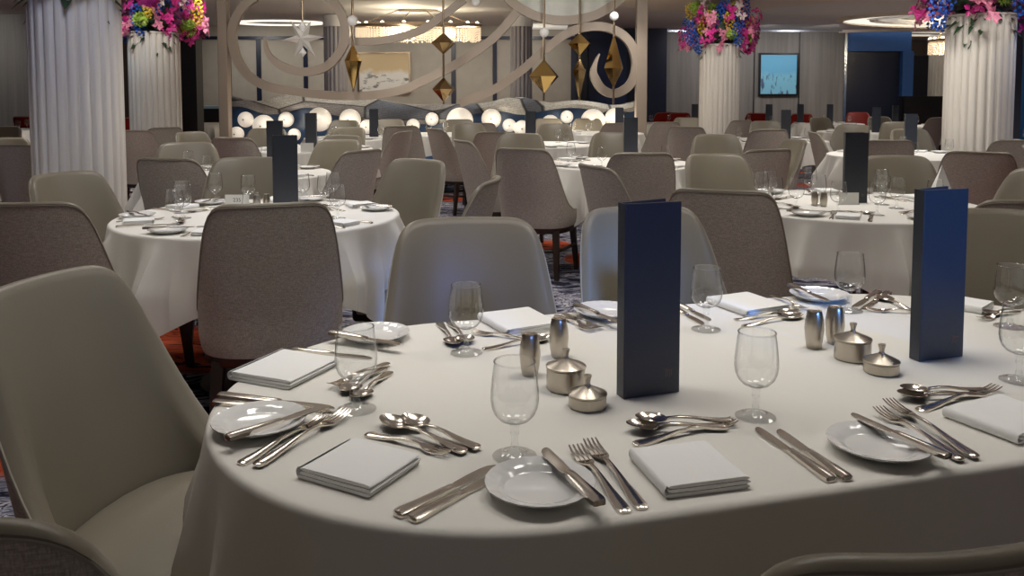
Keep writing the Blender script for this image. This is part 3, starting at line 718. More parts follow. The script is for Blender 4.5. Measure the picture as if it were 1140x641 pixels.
CH_LIST = [
 (-120, 552, 75, 'woven taupe chair with light rim cut off at the bottom corner by the near table'),
 (1090, 590, 103, 'light-rimmed dining chair cut off below the near table, only its top edge showing'),
 (300, 226, 106, FB + 'pulled up in front of the table with the 235 card'),
 (24, 225, 94, FB + 'beside the large column, cut by the frame edge'),
 (72, 193, 338, VF + 'between the large column and the table with the 235 card'),
 (185, 176, 80, FB + 'between the large column and the table with the 235 card'),
 (277, 176, 276, VF + 'behind the menu of the table with the 235 card'),
 (404, 167, 148, FB + 'with bluish rounded corner beside the table with the 235 card'),
 (466, 178, 238, VF + 'right of the 235-card table, its seat showing beneath the cloth'),
 (521, 245, 277, 'wide taupe vinyl dining chair across the near table behind the goblet and napkin'),
 (712, 232, 285, 'taupe vinyl dining chair across the near table behind the front menu'),
 (1090, 235, 268, 'taupe vinyl dining chair across the near table behind the blue menu'),
 (803, 211, 68, FB + 'at the mid table with the tall menu, just past the near table'),
 (1150, 222, 92, FB + 'with pale top rim behind the blue menu, at the frame edge'),
 (1090, 169, 65, FB + 'in front of the column by the blue niche'),
 (1150, 161, 310, VF + 'just right of the column by the blue niche'),
 (1134, 156, 80, FB + 'small, peeking out at the foot of the column by the blue niche'),
 (1168, 190, 200, 'taupe dining chair cropped by the frame edge with only a rounded corner showing'),
 (796, 172, 283, VF + 'at the far side of the mid table with three goblets'),
 (856, 166, 112, FB + 'with blue sheen beside the goblets of the mid table'),
 (886, 156, 188, SD + 'with a bright blue-lit edge behind the mid table'),
 (906, 147, 352, SD + 'behind the mid table, its pale rim running down the middle'),
 (950, 139, 225, VF + 'tall and pale behind the tall dark menu of the mid table'),
 (912, 131, 292, VF + 'far off before the grey wood wall'),
 (857, 144, 92, FB + 'in front of a dark menu near the blue painting'),
 (852, 135, 268, VF + 'half hidden just below the blue painting'),
 (797, 150, 265, VF + 'at the foot of the column before the grey wood wall'),
 (764, 141, 68, FB + 'left of the column before the grey wood wall, middle of three'),
 (742, 136, 108, FB + 'left of the column before the grey wood wall, nearest the screen post'),
 (765, 131, 262, VF + 'pale and far, left of the column before the grey wood wall'),
 (826, 134, 118, FB + 'right against the column before the grey wood wall'),
 (990, 156, 88, FB + 'right of the tall dark menu of the mid table'),
 (997, 174, 266, VF + 'right of the tall dark menu of the mid table'),
 (1012, 144, 272, VF + 'behind a dark menu near the column by the blue niche'),
 (1000, 136, 250, VF + 'small and far between two dark menus'),
 (1044, 131, 115, FB + 'far off, touching the column by the blue niche'),
 (978, 130, 280, VF + 'smallest, behind a grey menu before the dark opening'),
 (148, 145, 85, FB + 'upright between the two left columns'),
 (184, 142, 140, SD + 'in front of the second left column'),
 (212, 147, 335, VF + 'with sloping side near the black pier'),
 (208, 159, 296, VF + 'with sloping shoulder behind the left tables'),
 (258, 153, 78, FB + 'in front of the screen post'),
 (298, 143, 270, VF + 'behind two dark menus near the screen post'),
 (378, 156, 252, VF + 'front one of the overlapping row below the wave wall'),
 (382, 151, 248, VF + 'second of the overlapping row below the wave wall'),
 (389, 142, 252, VF + 'third of the overlapping row below the wave wall'),
 (384, 134, 262, VF + 'rearmost of the overlapping row below the wave wall'),
 (434, 133, 270, VF + 'far off below the wave wall beside a slim menu'),
 (447, 140, 92, FB + 'upright and square below the wave wall'),
 (450, 146, 160, SD + 'with blue-lit edge behind the vinyl chair by the 235 table'),
 (484, 143, 35, SD + 'back turned, second from the blue-lit one below the wave wall'),
 (511, 133, 278, VF + 'in front of the largest globe lamp, rear one'),
 (521, 138, 290, VF + 'in front of the largest globe lamp, front one'),
 (534, 137, 90, FB + 'small beside the largest globe lamp'),
 (515, 156, 25, SD + 'back turned, tall, left of the centre aisle chair'),
 (545, 199, 172, SD + 'with blue-grey shell and light rim beside the centre aisle'),
 (552, 147, 88, FB + 'second behind the centre aisle chair'),
 (580, 149, 266, VF + 'peeping above the centre aisle chair'),
 (581, 165, 66, FB + 'standing free in the centre aisle with its dark legs showing'),
 (617, 138, 270, VF + 'behind three goblets below the wave wall'),
 (610, 132, 272, VF + 'half hidden by a dark menu below the wave wall'),
 (654, 132, 268, VF + 'in front of a large globe lamp under the curled hook'),
 (683, 148, 263, VF + 'left of the glossy-topped menu at the centre table'),
 (687, 137, 115, FB + 'small, tucked under the last globe lamp'),
 (715, 170, 92, FB + 'at the centre table below its menu'),
 (662, 184, 22, SD + 'back turned, right of the centre aisle chair'),
 (5, 141, 270, VF + 'far off at the frame edge left of the large column'),
 (2, 154, 300, VF + 'second behind the column at the frame edge'),
 (14, 161, 82, FB + 'left of the large column at the frame edge, third'),
]
for px, yt, ang, lab in CH_LIST: top_chair(px, yt, ang, lab)
# the large chair in the left foreground: its seat is in view, so it is placed by its seat
sx, sy = at(150, 578, .485)
chairP.place((sx + .11, sy + .03, 0), radians(348) - pi / 2, 'large taupe vinyl chair in the left foreground, its smooth inside and seat in full view')
for px, yt, ang, lab in [(26, 139, 80, 'red chair left of the large column'), (143, 138, 90, 'red chair between the two left columns'), (741, 131, 100, 'dark red chair next to the screen post and grey wall'),
                         (843, 130, 80, 'red chair just below the blue painting'), (757, 132, 90, 'dark red chair left of the column before the grey wall'), (893, 130, 90, 'red chair between the menus by the grey wood wall'), (955, 129, 250, 'bright red chair before the dark opening')]:
    top_chair(px, yt, ang, lab, redP, dist={26: 13.5, 143: 13, 741: 16.5, 843: 16, 757: 16.2, 893: 15.5, 955: 16.5}[px])

# ------------------------------------------------------------------ tables and cloths
def cloth(outline, top, drop, amp, waves, seed, corner=0.0):
    """outline: list of (x,y,nx,ny); drapes straight down with folds"""
    r = random.Random(seed); n = len(outline); ph = [r.uniform(0, 6.28) for _ in range(4)]; rows = []
    L = 0; acc = []
    for i in range(n):
        acc.append(L); a, b = outline[i], outline[(i + 1) % n]; L += sqrt((a[0] - b[0]) ** 2 + (a[1] - b[1]) ** 2)
    cxx = sum(o[0] for o in outline) / n; cyy = sum(o[1] for o in outline) / n
    for f in (.0, .5, .85, .97): rows.append([(cxx + (o[0] - cxx) * f, cyy + (o[1] - cyy) * f, top) for o in outline])
    for k in range(4):
        a = pi / 2 * k / 3; rows.append([(o[0] + o[2] * (-.012 + .012 * sin(a)), o[1] + o[3] * (-.012 + .012 * sin(a)), top - .012 * (1 - cos(a))) for o in outline])
    for q in [i / 16 for i in range(1, 17)]:
        row = []
        for i, o in enumerate(outline):
            u = acc[i] / L * 2 * pi; d = drop(i, o); w = waves
            fo = 1 - abs(sin(w * u / 2 + ph[0] + .7 * sin(3 * u + ph[1]))) ** .75
            fo2 = 1 - abs(sin(w * u + ph[2])) ** .8
            g = min(1, q * d / .20)
            off = .004 * g + amp(i, o) * (.9 * fo + .25 * fo2) * g
            row.append((o[0] + o[2] * off, o[1] + o[3] * off, top - .012 - (d - .012) * q))
        rows.append(row)
    return MB().grid(rows, close_u=True)
def circ(R, n=192): return [(R * cos(2 * pi * k / n), R * sin(2 * pi * k / n), cos(2 * pi * k / n), sin(2 * pi * k / n)) for k in range(n)]
def round_cloth(seed, R=.62, half=.90):
    def drop(i, o):
        a = abs(((atan2(o[3], o[2]) + pi / 4) % (pi / 2)) - pi / 4); return .24 + .19 * (a / (pi / 4)) ** 2
    def amp(i, o):
        a = abs(((atan2(o[3], o[2]) + pi / 4) % (pi / 2)) - pi / 4); return .11 + .05 * (a / (pi / 4)) ** 2
    return cloth(circ(R, 288), .755, drop, amp, 14, seed)
def make_table():
    t = empty('round_table'); tag(t, '', 'table', 'round pedestal tables under white cloths')
    MB().lathe([(.60, .715), (.612, .72), (.612, .738), (.60, .742)], 48).build('tabletop', M_wood, t)
    MB().lathe([(.04, .06), (.04, .68), (.12, .715)], 20).build('pedestal', M_black, t)
    MB().lathe([(.27, 0), (.27, .02), (.06, .05), (.04, .06)], 32).build('base', M_black, t)
    return t
tableP = Proto(make_table())
clothP = [Proto(tag(round_cloth(s).build('tablecloth', M_cloth), '', 'tablecloth')) for s in (1, 2, 3)]
TB = [  # x, y, cloth rotation deg, phrase
 (-1.13, 3.72, 20, 'table with the 235 card'), (1.67, 4.10, 52, 'mid table beyond the blue menu'),
 (.82, 6.5, 8, 'centre table behind the aisle chair'), (-1.87, 5.7, 30, 'second table on the 235 side'),
 (-2.0, 8.25, 10, 'table with a blank card'), (-1.95, 10.35, 40, 'far table below the framed art'),
 (-1.0, 11.2, 5, 'far table below the two gold diamonds'), (.27, 8.95, 18, 'far central table'),
 (1.2, 11.55, 0, 'far table next to the straight post'), (3.05, 9.75, 25, 'table before the centre-right column'),
 (5.0, 11.9, 15, 'far table before the dark opening'), (3.46, 7.42, 48, 'table near the rightmost column'),
 (4.35, 15.2, 0, 'distant table below the blue painting'), (5.75, 15.2, 30, 'distant table with a pale menu'), (2.9, 15.4, 0, 'distant table behind the centre-right column'),
 (6.9, 14.0, 12, 'distant table beside the rightmost column'), (-7.6, 12.6, 5, 'distant table left of the large column'),
 (-5.5, 15.2, 0, 'distant dim table behind the black pier'), (6.1, 9.2, 0, 'table beyond the rightmost column')]
for i, (x, y, a, ph) in enumerate(TB):
    tableP.place((x, y, 0), 0, 'round pedestal table, the %s' % ph, 'round pedestal tables under white cloths')
    clothP[i % 3].place((x, y, 0), radians(a), 'white cloth on the %s' % ph, 'white cloths on the round tables')

# near racetrack table
TA = radians(15.5); TC = (.444, 1.630); TL, TW = .993, .495
def stadium(R, half, n=36):
    pts = []
    s = half - R
    for k in range(n + 1):
        a = -pi / 2 + pi * k / n; pts.append((s + R * cos(a), R * sin(a), cos(a), sin(a)))
    for k in range(1, 24): pts.append((s - 2 * s * k / 24, R, 0, 1))
    for k in range(n + 1):
        a = pi / 2 + pi * k / n; pts.append((-s + R * cos(a), R * sin(a), cos(a), sin(a)))
    for k in range(1, 24): pts.append((-s + 2 * s * k / 24, -R, 0, -1))
    return pts
nt_ = empty('dining_table', (TC[0], TC[1], 0), TA); tag(nt_, 'long oval-ended dining table in the foreground under a white cloth', 'table')
MB().prism([(a, b) for a, b, _, _ in stadium(TW - .01, TL - .01)], .705, .742).build('tabletop', M_wood, nt_)
for sx_ in (-.5, .5):
    MB().lathe([(.24, 0), (.24, .02), (.05, .05), (.04, .68), (.13, .705)], 24, (sx_, 0, 0)).build('pedestal', M_black, nt_)
so = stadium(TW, TL)
def m_amp(i, o): return .018 + .075 * abs(o[2]) ** .8
mc = cloth(so, .755, lambda i, o: .60, m_amp, 27, 5).build('tablecloth', M_cloth); mc.location = (TC[0], TC[1], 0); mc.rotation_euler.z = TA
tag(mc, 'large white cloth over the foreground dining table, folds hanging at its rounded end', 'tablecloth')

# ------------------------------------------------------------------ tableware prototypes
def mk(name, cat, parts, group=None):
    t = empty(name); tag(t, '', cat, group)
    for pn, mb, m, kw in parts: mb.build(pn, m, t, **kw)
    return Proto(t)
def single(name, cat, mb, m, **kw): return Proto(tag(mb.build(name, m, **kw), '', cat))
# goblet
bowl = MB().grid([[(r * cos(2 * pi * k / 40), r * sin(2 * pi * k / 40), z) for k in range(40)] for r, z in
                 [(.003, .0525), (.013, .0535), (.023, .058), (.0310, .067), (.0352, .078), (.0366, .089), (.0362, .101), (.0345, .118), (.0325, .134), (.0308, .146)]], close_u=True)
bowl.tube([(.0308 * cos(2 * pi * k / 40), .0308 * sin(2 * pi * k / 40), .146) for k in range(40)], .0012, 6, True)
stem = MB().lathe([(.0340, .0010), (.0335, .0020), (.022, .0035), (.011, .0075), (.0062, .014), (.0048, .025), (.0050, .035), (.0068, .0365), (.0068, .0385), (.0055, .042), (.007, .049), (.012, .0538), (.001, .0545)], 32)
gobletP = mk('goblet', 'glass', [('bowl', bowl, M_glass, {}), ('stem', stem, M_stem, {})])
fb = MB().lathe([(.026, .0), (.026, .062), (.030, .066), (.033, .11), (.033, .150)], 20)
# side plate
def plate_mb(R=.0755):
    mb = MB(); N = 96; rows = []
    for r, z, fl in ((.001, .006, 0), (.046, .006, 0), (.050, .0075, 0), (.054, .0115, 0), (.062, .0145, .35), (.070, .0168, .8), (.0755, .018, .4), (.0758, .0165, .4), (.070, .0128, .4), (.055, .006, 0), (.045, .001, 0), (.001, .001, 0)):
        rows.append([(r * cos(2 * pi * k / N), r * sin(2 * pi * k / N), z + .0006 * fl * cos(24 * 2 * pi * k / N)) for k in range(N)])
    return mb.grid(rows, close_u=True)
plateP = single('side_plate', 'plate', plate_mb(), M_china)
# napkin folded in layers
def napkin_mb(w=.066, l=.055, seed=1):
    r = random.Random(seed); mb = MB(); nl = 3
    for L in range(nl):
        z0 = .0012 + L * .0058; rows = []
        dx = r.uniform(-.0025, .0025) ; sh = .0025 * L
        def P_(u, v, z):
            return (u * (w - .0008 * L) + dx, v * (l - .0006 * L) + r.uniform(-.0002, .0002), z)
        n = 14
        for i in range(n + 1):
            v = -1 + 2 * i / n; row = []
            for k in range(24):
                a = 2 * pi * k / 24; cu = abs(cos(a)) ** .16 * (1 if cos(a) >= 0 else -1); cz = sin(a)
                puff = .0029 * (1 - .15 * abs(v) ** 6)
                row.append((cu * (w - .0012 * L) + dx, v * (l - .0006 * L), z0 + .0022 + cz * puff + .0008 * sin(3 * cu + 2 * v + L) * (L / 3)))
            rows.append(row)
        o = len(mb.v); mb.grid(rows, close_u=True); mb.f.append(tuple(range(o, o + 24))); mb.f.append(tuple(range(len(mb.v) - 24, len(mb.v))))
    # folded edge that rolls round one side
    rows = []
    for i in range(15):
        v = -1 + 2 * i / 14; row = []
        for k in range(12):
            a = -pi / 2 + pi * k / 11; row.append((-w + .004 - .0075 * cos(a), v * l, .0095 + .0088 * sin(a)))
        rows.append(row)
    mb.grid(rows)
    return mb
napkinP = single('napkin', 'napkin', napkin_mb(), M_napkin)
napfoldP = Proto(tag(MB().add([(-.07, -.03, 0), (.07, -.03, 0), (0, -.005, .19), (-.05, .05, 0), (.05, .05, 0)], [(0, 1, 2), (1, 4, 2), (4, 3, 2), (3, 0, 2), (0, 3, 4, 1)]).build('standing_napkin', M_napkin, smooth=False), '', 'napkin'))
# cutlery: strips with a curved cross-section along +X (tip at +X), unit lengths real
def strip(st, n=6):
    """st: (x, y, halfwidth, z, thickness, crown)"""
    rows = []
    for x, y, w, z, th, cr in st:
        row = []
        for k in range(n + 1):
            u = -1 + 2 * k / n; row.append((x, y + u * w, z + th + cr * (1 - u * u)))
        for k in range(n, -1, -1):
            u = -1 + 2 * k / n; row.append((x, y + u * w, z + cr * (1 - u * u) * .6))
        rows.append(row)
    mb = MB(); mb.grid(rows, close_u=True); m_ = len(rows[0]); mb.f.append(tuple(range(m_))); mb.f.append(tuple(range(len(mb.v) - m_, len(mb.v)))); return mb
HAND = [(-.100, 0, .004, .0005, .0022, .0005), (-.098, 0, .0078, .0004, .0028, .0012), (-.090, 0, .0098, .0004, .003, .0016), (-.070, 0, .0088, .001, .0028, .0016), (-.040, 0, .0058, .0035, .0028, .0012), (-.015, 0, .0038, .0065, .003, .001), (.010, 0, .0030, .0075, .0032, .0008)]
def knife_mb():
    mb = strip([(-.110, 0, .004, .0003, .005, .001), (-.108, 0, .0085, .0002, .0062, .002), (-.098, 0, .0102, .0002, .0065, .0025), (-.06, 0, .0088, .0002, .006, .0022), (-.01, 0, .0072, .0002, .0055, .0018), (.008, 0, .0068, .0002, .005, .0014), (.011, 0, .0055, .0005, .004, .001)])
    b = strip([(.010, 0, .0058, .001, .0022, .0004), (.018, .0006, .0080, .001, .0016, .0003), (.05, .0012, .0092, .001, .0014, .0003), (.085, .0012, .0092, .001, .0013, .0003), (.103, 0, .0075, .001, .0012, .0003), (.112, -.002, .0045, .001, .001, .0002), (.116, -.004, .001, .001, .0008, 0)])
    return mb, b
ka, kb = knife_mb()
knifeP = mk('table_knife', 'knife', [('handle', ka, M_steel, {}), ('blade', kb, M_steel, {})])
def fork_mb():
    mb = strip(HAND + [(.030, 0, .0034, .0065, .003, .0005), (.040, 0, .0085, .0045, .002, -.0008), (.048, 0, .0120, .0035, .0017, -.0015), (.056, 0, .0126, .0032, .0016, -.0015)])
    t = MB()
    for k in range(4):
        y = (k - 1.5) * .0068; q = strip([(.054, y, .0026, .0032, .0017, 0), (.070, y, .0019, .0034, .0016, 0), (.086, y * .98, .0017, .0052, .0014, 0), (.098, y * .96, .0013, .0088, .001, 0), (.100, y * .96, .0004, .0095, .0008, 0)], 2); t.add(q.v, q.f)
    return mb, t
fa, ft = fork_mb()
forkP = mk('table_fork', 'fork', [('handle', fa, M_steel, {}), ('tines', ft, M_steel, {})])
def spoon_mb():
    mb = strip(HAND + [(.030, 0, .0032, .0062, .003, .0006), (.040, 0, .0042, .0048, .0028, .0005)])
    t = MB(); rows = []
    for sgn in (0, 1):
        for i in range(9):
            rr = i / 8 if sgn == 0 else 1 - i / 8
            rows.append([(.068 + .032 * rr * cos(2 * pi * k / 28), .0205 * rr * sin(2 * pi * k / 28) * (1 - .18 * cos(2 * pi * k / 28)), .0012 + .0075 * rr * rr + (.0 if sgn == 0 else .0012) + .002 * rr * cos(2 * pi * k / 28)) for k in range(28)])
    t.grid(rows, close_u=True); return mb, t
sa, sb = spoon_mb()
spoonP = mk('table_spoon', 'spoon', [('handle', sa, M_steel, {}), ('spoon_bowl', sb, M_steel, {})])
# shakers, pots
shakerP = mk('shaker', 'shaker', [('body', MB().lathe([(.0145, 0), (.0155, .002), (.0185, .02), (.0205, .042), (.0195, .058), (.0165, .074), (.0150, .080), (.0140, .0815), (.001, .0795)], 32), M_brush, {}),
                                  ('cap', MB().lathe([(.0118, .0795), (.0115, .0806), (.0002, .0812)], 24), M_steel, {})])
def pot(R, h, kn):
    body = MB().lathe([(R - .002, 0), (R, .002), (R, h - .001), (R - .002, h)], 48)
    lid = MB().lathe([(R + .0012, h + .0005), (R + .0012, h + .0035), (R - .004, h + .006), (R * .55, h + .011), (R * .2, h + .0165), (.001, h + .0175)], 48)
    knob = MB().lathe([(.0065, h + .016), (.0045, h + .020), (.0052, h + .026), (.0072, h + .033), (.0070, h + .0345), (.001, h + .035)], 20)
    return body, lid, knob
b_, l_, k_ = pot(.036, .040, 0)
potP = mk('sugar_pot', 'pot', [('body', b_, M_brush, {}), ('lid', l_, M_brush, {}), ('knob', k_, M_brush, {})])
b_, l_, k_ = pot(.033, .021, 0)
smallpotP = mk('butter_dish', 'dish', [('body', b_, M_brush, {}), ('lid', l_, M_brush, {}), ('knob', k_, M_brush, {})])
# menu folder standing on end
MH = .35
def menu_parts(w=.11):
    c1 = MB().box(0, w, -.0022, .0022, 0, MH, .001)
    c2 = MB()
    a = radians(-0)
    c2.prism([(0, .020), (w * .94, .044), (w * .935, .0485), (-.001, .0245)], 0, MH)
    sp = MB().prism([(-.004, -.002), (.0, -.0024), (.001, .022), (-.004, .0245)], 0, MH)
    pg = MB(); 
    for q in range(3): pg.prism([(.002, .006 + q * .005), (w * .93, .010 + q * .011), (w * .93, .0104 + q * .011), (.002, .0064 + q * .005)], .004, MH - .006)
    mk_ = MB(); y0, y1 = -.0026, -.0021; x = w - .030
    for (a0, a1, b0, b1) in ((0, .016, .0125, .0140), (.001, .0022, 0, .0125), (.0045, .0058, .002, .0125), (.0085, .0098, 0, .0125), (.0125, .0136, .003, .0125), (0, .006, .015, .0160)):
        mk_.box(x + a0, x + a1, y0, y1, .030 + b0, .030 + b1)
    return c1, c2, sp, pg, mk_
c1, c2, sp, pg, mk_ = menu_parts()
menuP = mk('menu_folder', 'menu', [('front_cover', c1, M_menu, dict(smooth=False)), ('back_cover', c2, M_menu, dict(smooth=False)), ('spine', sp, M_menu, dict(smooth=False)), ('page_stack', pg, M_paper, dict(smooth=False)), ('emblem', mk_, M_gold_mark, dict(smooth=False))])

TZ = .755
def place_px(P, px, py, rz, label, group=None, z=TZ, scale=None, dz=0):
    x, y = at(px, py, z); return P.place((x, y, z + dz), rz, label, group, scale)
def lay(P, base, h, t, label, dz=0, tilt=0, flip=False, group=None, L0=None):
    """cutlery from handle end h to tip t (photograph pixels on the table plane)"""
    z = TZ + dz; a = at(*h, z); b = at(*t, z); d = (b[0] - a[0], b[1] - a[1]); L = sqrt(d[0] ** 2 + d[1] ** 2); ang = atan2(d[1], d[0])
    k = max(.82, min(1.12, L / base)); c = ((a[0] + b[0]) / 2, (a[1] + b[1]) / 2)
    return P.place((c[0], c[1], z), (pi if flip else 0, -tilt, ang), label, group, (k, 1, 1))
KN = dict(P=knifeP, base=.226); FK = dict(P=forkP, base=.200); SP = dict(P=spoonP, base=.200)

# menus of the near table
def menu_px(p0, p1, label, g='standing menus'):
    a = at(*p0); b = at(*p1); ang = atan2(b[1] - a[1], b[0] - a[0]); menuP.place((a[0], a[1], TZ + .001), ang, label, g); 
menu_px((695.5, 444), (755, 436), 'tall black menu folder at the centre of the near table, emblem near its foot')
menu_px((1024, 402.5), (1068, 397), 'tall menu folder with bright blue sheen standing on the near table')
# goblets
for px, py, lab in ((573, 508, 'goblet at the centre front between the spoons and the side plate'), (397, 456, 'goblet beside the spoons and forks at the rounded end'), (519, 393, 'goblet before the wide vinyl chair and folded napkin'),
                    (841, 464, 'goblet standing right of the black menu'), (786, 367, 'goblet behind, near the napkin and the black menu'), (945, 346, 'goblet at the back between the butter plates and the knives'),
                    (1134, 424, 'goblet at the frame edge above the last napkin'), (1124, 364, 'goblet behind the one at the frame edge')):
    place_px(gobletP, px, py, 0, 'clear stemmed ' + lab, 'goblets on the near table')
# plates
for px, py, lab in ((601, 548, 'white side plate at the front edge with one knife across it'), (289, 476, 'white side plate at the rounded table end with a knife across it'), (418, 377, 'white side plate seen through the goblet beside the 235-card table'),
                    (673, 351, 'white side plate at the back, left of the black menu'), (978, 502, 'white side plate right of the pair of knives'), (912, 333, 'white side plate at the back beyond the shakers')):
    place_px(plateP, px, py, 0, lab, 'side plates on the near table')
# napkins
def nap(c0, c1, c2, c3, label):
    P4 = [at(*c) for c in (c0, c1, c2, c3)]; cxx = sum(p[0] for p in P4) / 4; cyy = sum(p[1] for p in P4) / 4
    dx = ((P4[3][0] - P4[0][0] + P4[2][0] - P4[1][0]) / 2, (P4[3][1] - P4[0][1] + P4[2][1] - P4[1][1]) / 2)
    dy = ((P4[1][0] - P4[0][0] + P4[2][0] - P4[3][0]) / 2, (P4[1][1] - P4[0][1] + P4[2][1] - P4[3][1]) / 2)
    w = sqrt(dx[0] ** 2 + dx[1] ** 2); l = sqrt(dy[0] ** 2 + dy[1] ** 2)
    napkinP.place((cxx, cyy, TZ), atan2(dx[1], dx[0]), label, 'folded napkins on the near table', (w / .136, l / .110, 1))
nap((331, 533), (390, 497), (472, 519), (412, 555), 'folded white napkin between the forks and the knives at the front')
nap((265, 425), (302, 395), (372, 407), (332, 435), 'folded white napkin at the rounded table end above two knives')
nap((738, 555), (703, 512), (793, 500), (833, 545), 'folded white napkin in front of the black menu')
nap((556, 378), (540, 354), (598, 349), (618, 366), 'folded white napkin before the wide vinyl chair')
nap((816, 354), (801, 337), (842, 330), (872, 348), 'folded white napkin behind, before the woven chair')
nap((1122, 498), (1060, 463), (1122, 446), (1190, 478), 'folded white napkin at the frame edge in front')
nap((1085, 352), (1062, 342), (1080, 335), (1096, 343), 'small-looking folded white napkin behind the blue menu')
# cutlery
GC = 'cutlery on the near table'
lay(**KN, h=(440, 577), t=(552, 519), label='steel table knife, upper of the two left of the front side plate', group=GC)
lay(**KN, h=(458, 581), t=(560, 527), label='steel table knife, lower of the two left of the front side plate', group=GC)
lay(**KN, h=(662, 557), t=(611, 506), dz=.0185, label='steel butter knife lying across the front side plate', group=GC)
lay(**FK, h=(697, 572), t=(640, 501), label='steel fork right of the front side plate, nearer the plate', group=GC)
lay(**FK, h=(716, 568), t=(656, 494), label='steel fork right of the front side plate, nearer the napkin', group=GC)
lay(**SP, h=(518, 504), t=(425, 469), dz=.004, label='steel spoon left of the front goblet, lower one', group=GC)
lay(**SP, h=(533, 500), t=(449, 468), dz=.004, label='steel spoon left of the front goblet, upper one', group=GC)
lay(**FK, h=(416, 486), t=(494, 506), label='steel dessert fork pointing the other way under the two front spoons', group=GC)
lay(**KN, h=(236, 449), t=(367, 458), label='steel knife at the rounded table end, lower of two', group=GC)
lay(**KN, h=(242, 441), t=(372, 455), dz=.006, label='steel knife at the rounded table end, upper of two', group=GC)
lay(**KN, h=(258, 488), t=(356, 455), dz=.0185, label='steel butter knife across the side plate at the rounded end', group=GC)
lay(**FK, h=(267, 518), t=(364, 466), label='steel fork at the rounded end, nearer the side plate', group=GC)
lay(**FK, h=(284, 520), t=(388, 460), dz=.003, label='steel fork at the rounded end, nearer the napkin', group=GC)
lay(**FK, h=(432, 405), t=(368, 433), dz=.003, label='steel dessert fork behind the goblet at the rounded end', group=GC)
lay(**SP, h=(428, 410), t=(382, 441), label='steel spoon seen through the goblet at the rounded end', group=GC)
lay(**SP, h=(434, 415), t=(395, 448), label='steel spoon beside the stem of the goblet at the rounded end', group=GC)
lay(**KN, h=(338, 392), t=(400, 398), label='steel knife behind the napkin at the rounded end', group=GC)
lay(**KN, h=(370, 372), t=(441, 383), dz=.0185, label='steel butter knife across the side plate behind the goblet', group=GC)
lay(**SP, h=(489, 360), t=(508, 388), label='steel spoon left of the goblet before the wide vinyl chair', group=GC)
lay(**SP, h=(500, 359), t=(522, 385), label='steel spoon touching the goblet before the wide vinyl chair', group=GC)
lay(**FK, h=(585, 379), t=(540, 373), label='steel dessert fork left of the shakers', group=GC)
lay(**SP, h=(549, 388), t=(602, 380), label='steel spoon left of the shakers', group=GC)
lay(**FK, h=(622, 353), t=(657, 369), label='steel fork behind the sugar pot', group=GC)
lay(**FK, h=(632, 352), t=(664, 366), label='steel fork nearer the back side plate', group=GC)
lay(**KN, h=(643, 341), t=(685, 358), dz=.0185, label='steel butter knife across the back side plate', group=GC)
lay(**KN, h=(745, 341), t=(782, 361), label='steel knife emerging right of the black menu, lower', group=GC)
lay(**KN, h=(752, 338), t=(788, 356), label='steel knife emerging right of the black menu, upper', group=GC)
lay(**SP, h=(810, 476), t=(697, 478), dz=.004, label='steel spoon above the front napkin, lower one', group=GC)
lay(**SP, h=(806, 469), t=(718, 470), dz=.004, label='steel spoon above the front napkin, upper one', group=GC)
lay(**FK, h=(706, 496), t=(818, 472), label='steel dessert fork above the front napkin', group=GC)
lay(**KN, h=(928, 538), t=(842, 477), label='steel knife right of the front napkin, nearer one', group=GC)
lay(**KN, h=(944, 536), t=(867, 480), label='steel knife right of the front napkin, nearer the plate', group=GC)
lay(**KN, h=(1046, 506), t=(958, 466), dz=.0185, label='steel butter knife across the side plate right of the pair of knives', group=GC)
lay(**FK, h=(1071, 513), t=(977, 458), dz=.004, label='steel fork right of the last side plate, lower', group=GC)
lay(**FK, h=(1087, 510), t=(988, 449), dz=.004, label='steel fork right of the last side plate, upper', group=GC)
lay(**SP, h=(1086, 440), t=(1009, 443), dz=.004, label='steel spoon above the frame-edge napkin, lower', group=GC)
lay(**SP, h=(1083, 435), t=(1018, 437), dz=.004, label='steel spoon above the frame-edge napkin, upper', group=GC)
lay(**FK, h=(1022, 458), t=(1110, 434), label='steel dessert fork above the frame-edge napkin', group=GC)
lay(**SP, h=(827, 364), t=(893, 353), label='steel spoon left of the shakers by the blue menu, front', group=GC)
lay(**SP, h=(818, 357), t=(890, 349), label='steel spoon left of the shakers by the blue menu, rear', group=GC)
lay(**FK, h=(859, 330), t=(896, 346), label='steel fork behind the shakers by the blue menu', group=GC)
lay(**KN, h=(879, 318), t=(921, 335), dz=.0185, label='steel butter knife across the side plate beyond the shakers', group=GC)
lay(**KN, h=(990, 326), t=(960, 345), label='steel knife right of the rear goblet, right one', group=GC)
lay(**KN, h=(979, 325), t=(951, 342), label='steel knife right of the rear goblet, left one', group=GC)
lay(**FK, h=(1030, 350), t=(977, 347), label='steel dessert fork left of the blue menu', group=GC)
lay(**SP, h=(1012, 346), t=(986, 335), label='steel spoon left of the blue menu', group=GC)
lay(**FK, h=(1128, 349), t=(1097, 356), label='steel fork right of the blue menu', group=GC)
lay(**SP, h=(1135, 345), t=(1104, 351), label='steel spoon right of the blue menu', group=GC)
# condiments
for P_, px, py, lab in ((shakerP, 590, 417, 'brushed steel shaker left of the tall sugar pot'), (shakerP, 622, 397, 'brushed steel shaker behind the tall sugar pot'), (potP, 630, 432, 'brushed steel lidded sugar pot by the black menu'),
                        (smallpotP, 654, 452, 'low brushed steel butter dish by the black menu'), (shakerP, 906, 387, 'brushed steel shaker left of the sugar pot by the blue menu'), (shakerP, 929, 382, 'brushed steel shaker behind the sugar pot by the blue menu'),
                        (potP, 949, 399, 'brushed steel lidded sugar pot by the blue menu'), (smallpotP, 981, 414, 'low brushed steel butter dish by the blue menu')):
    place_px(P_, px, py, .3, lab, 'brushed steel condiment sets')

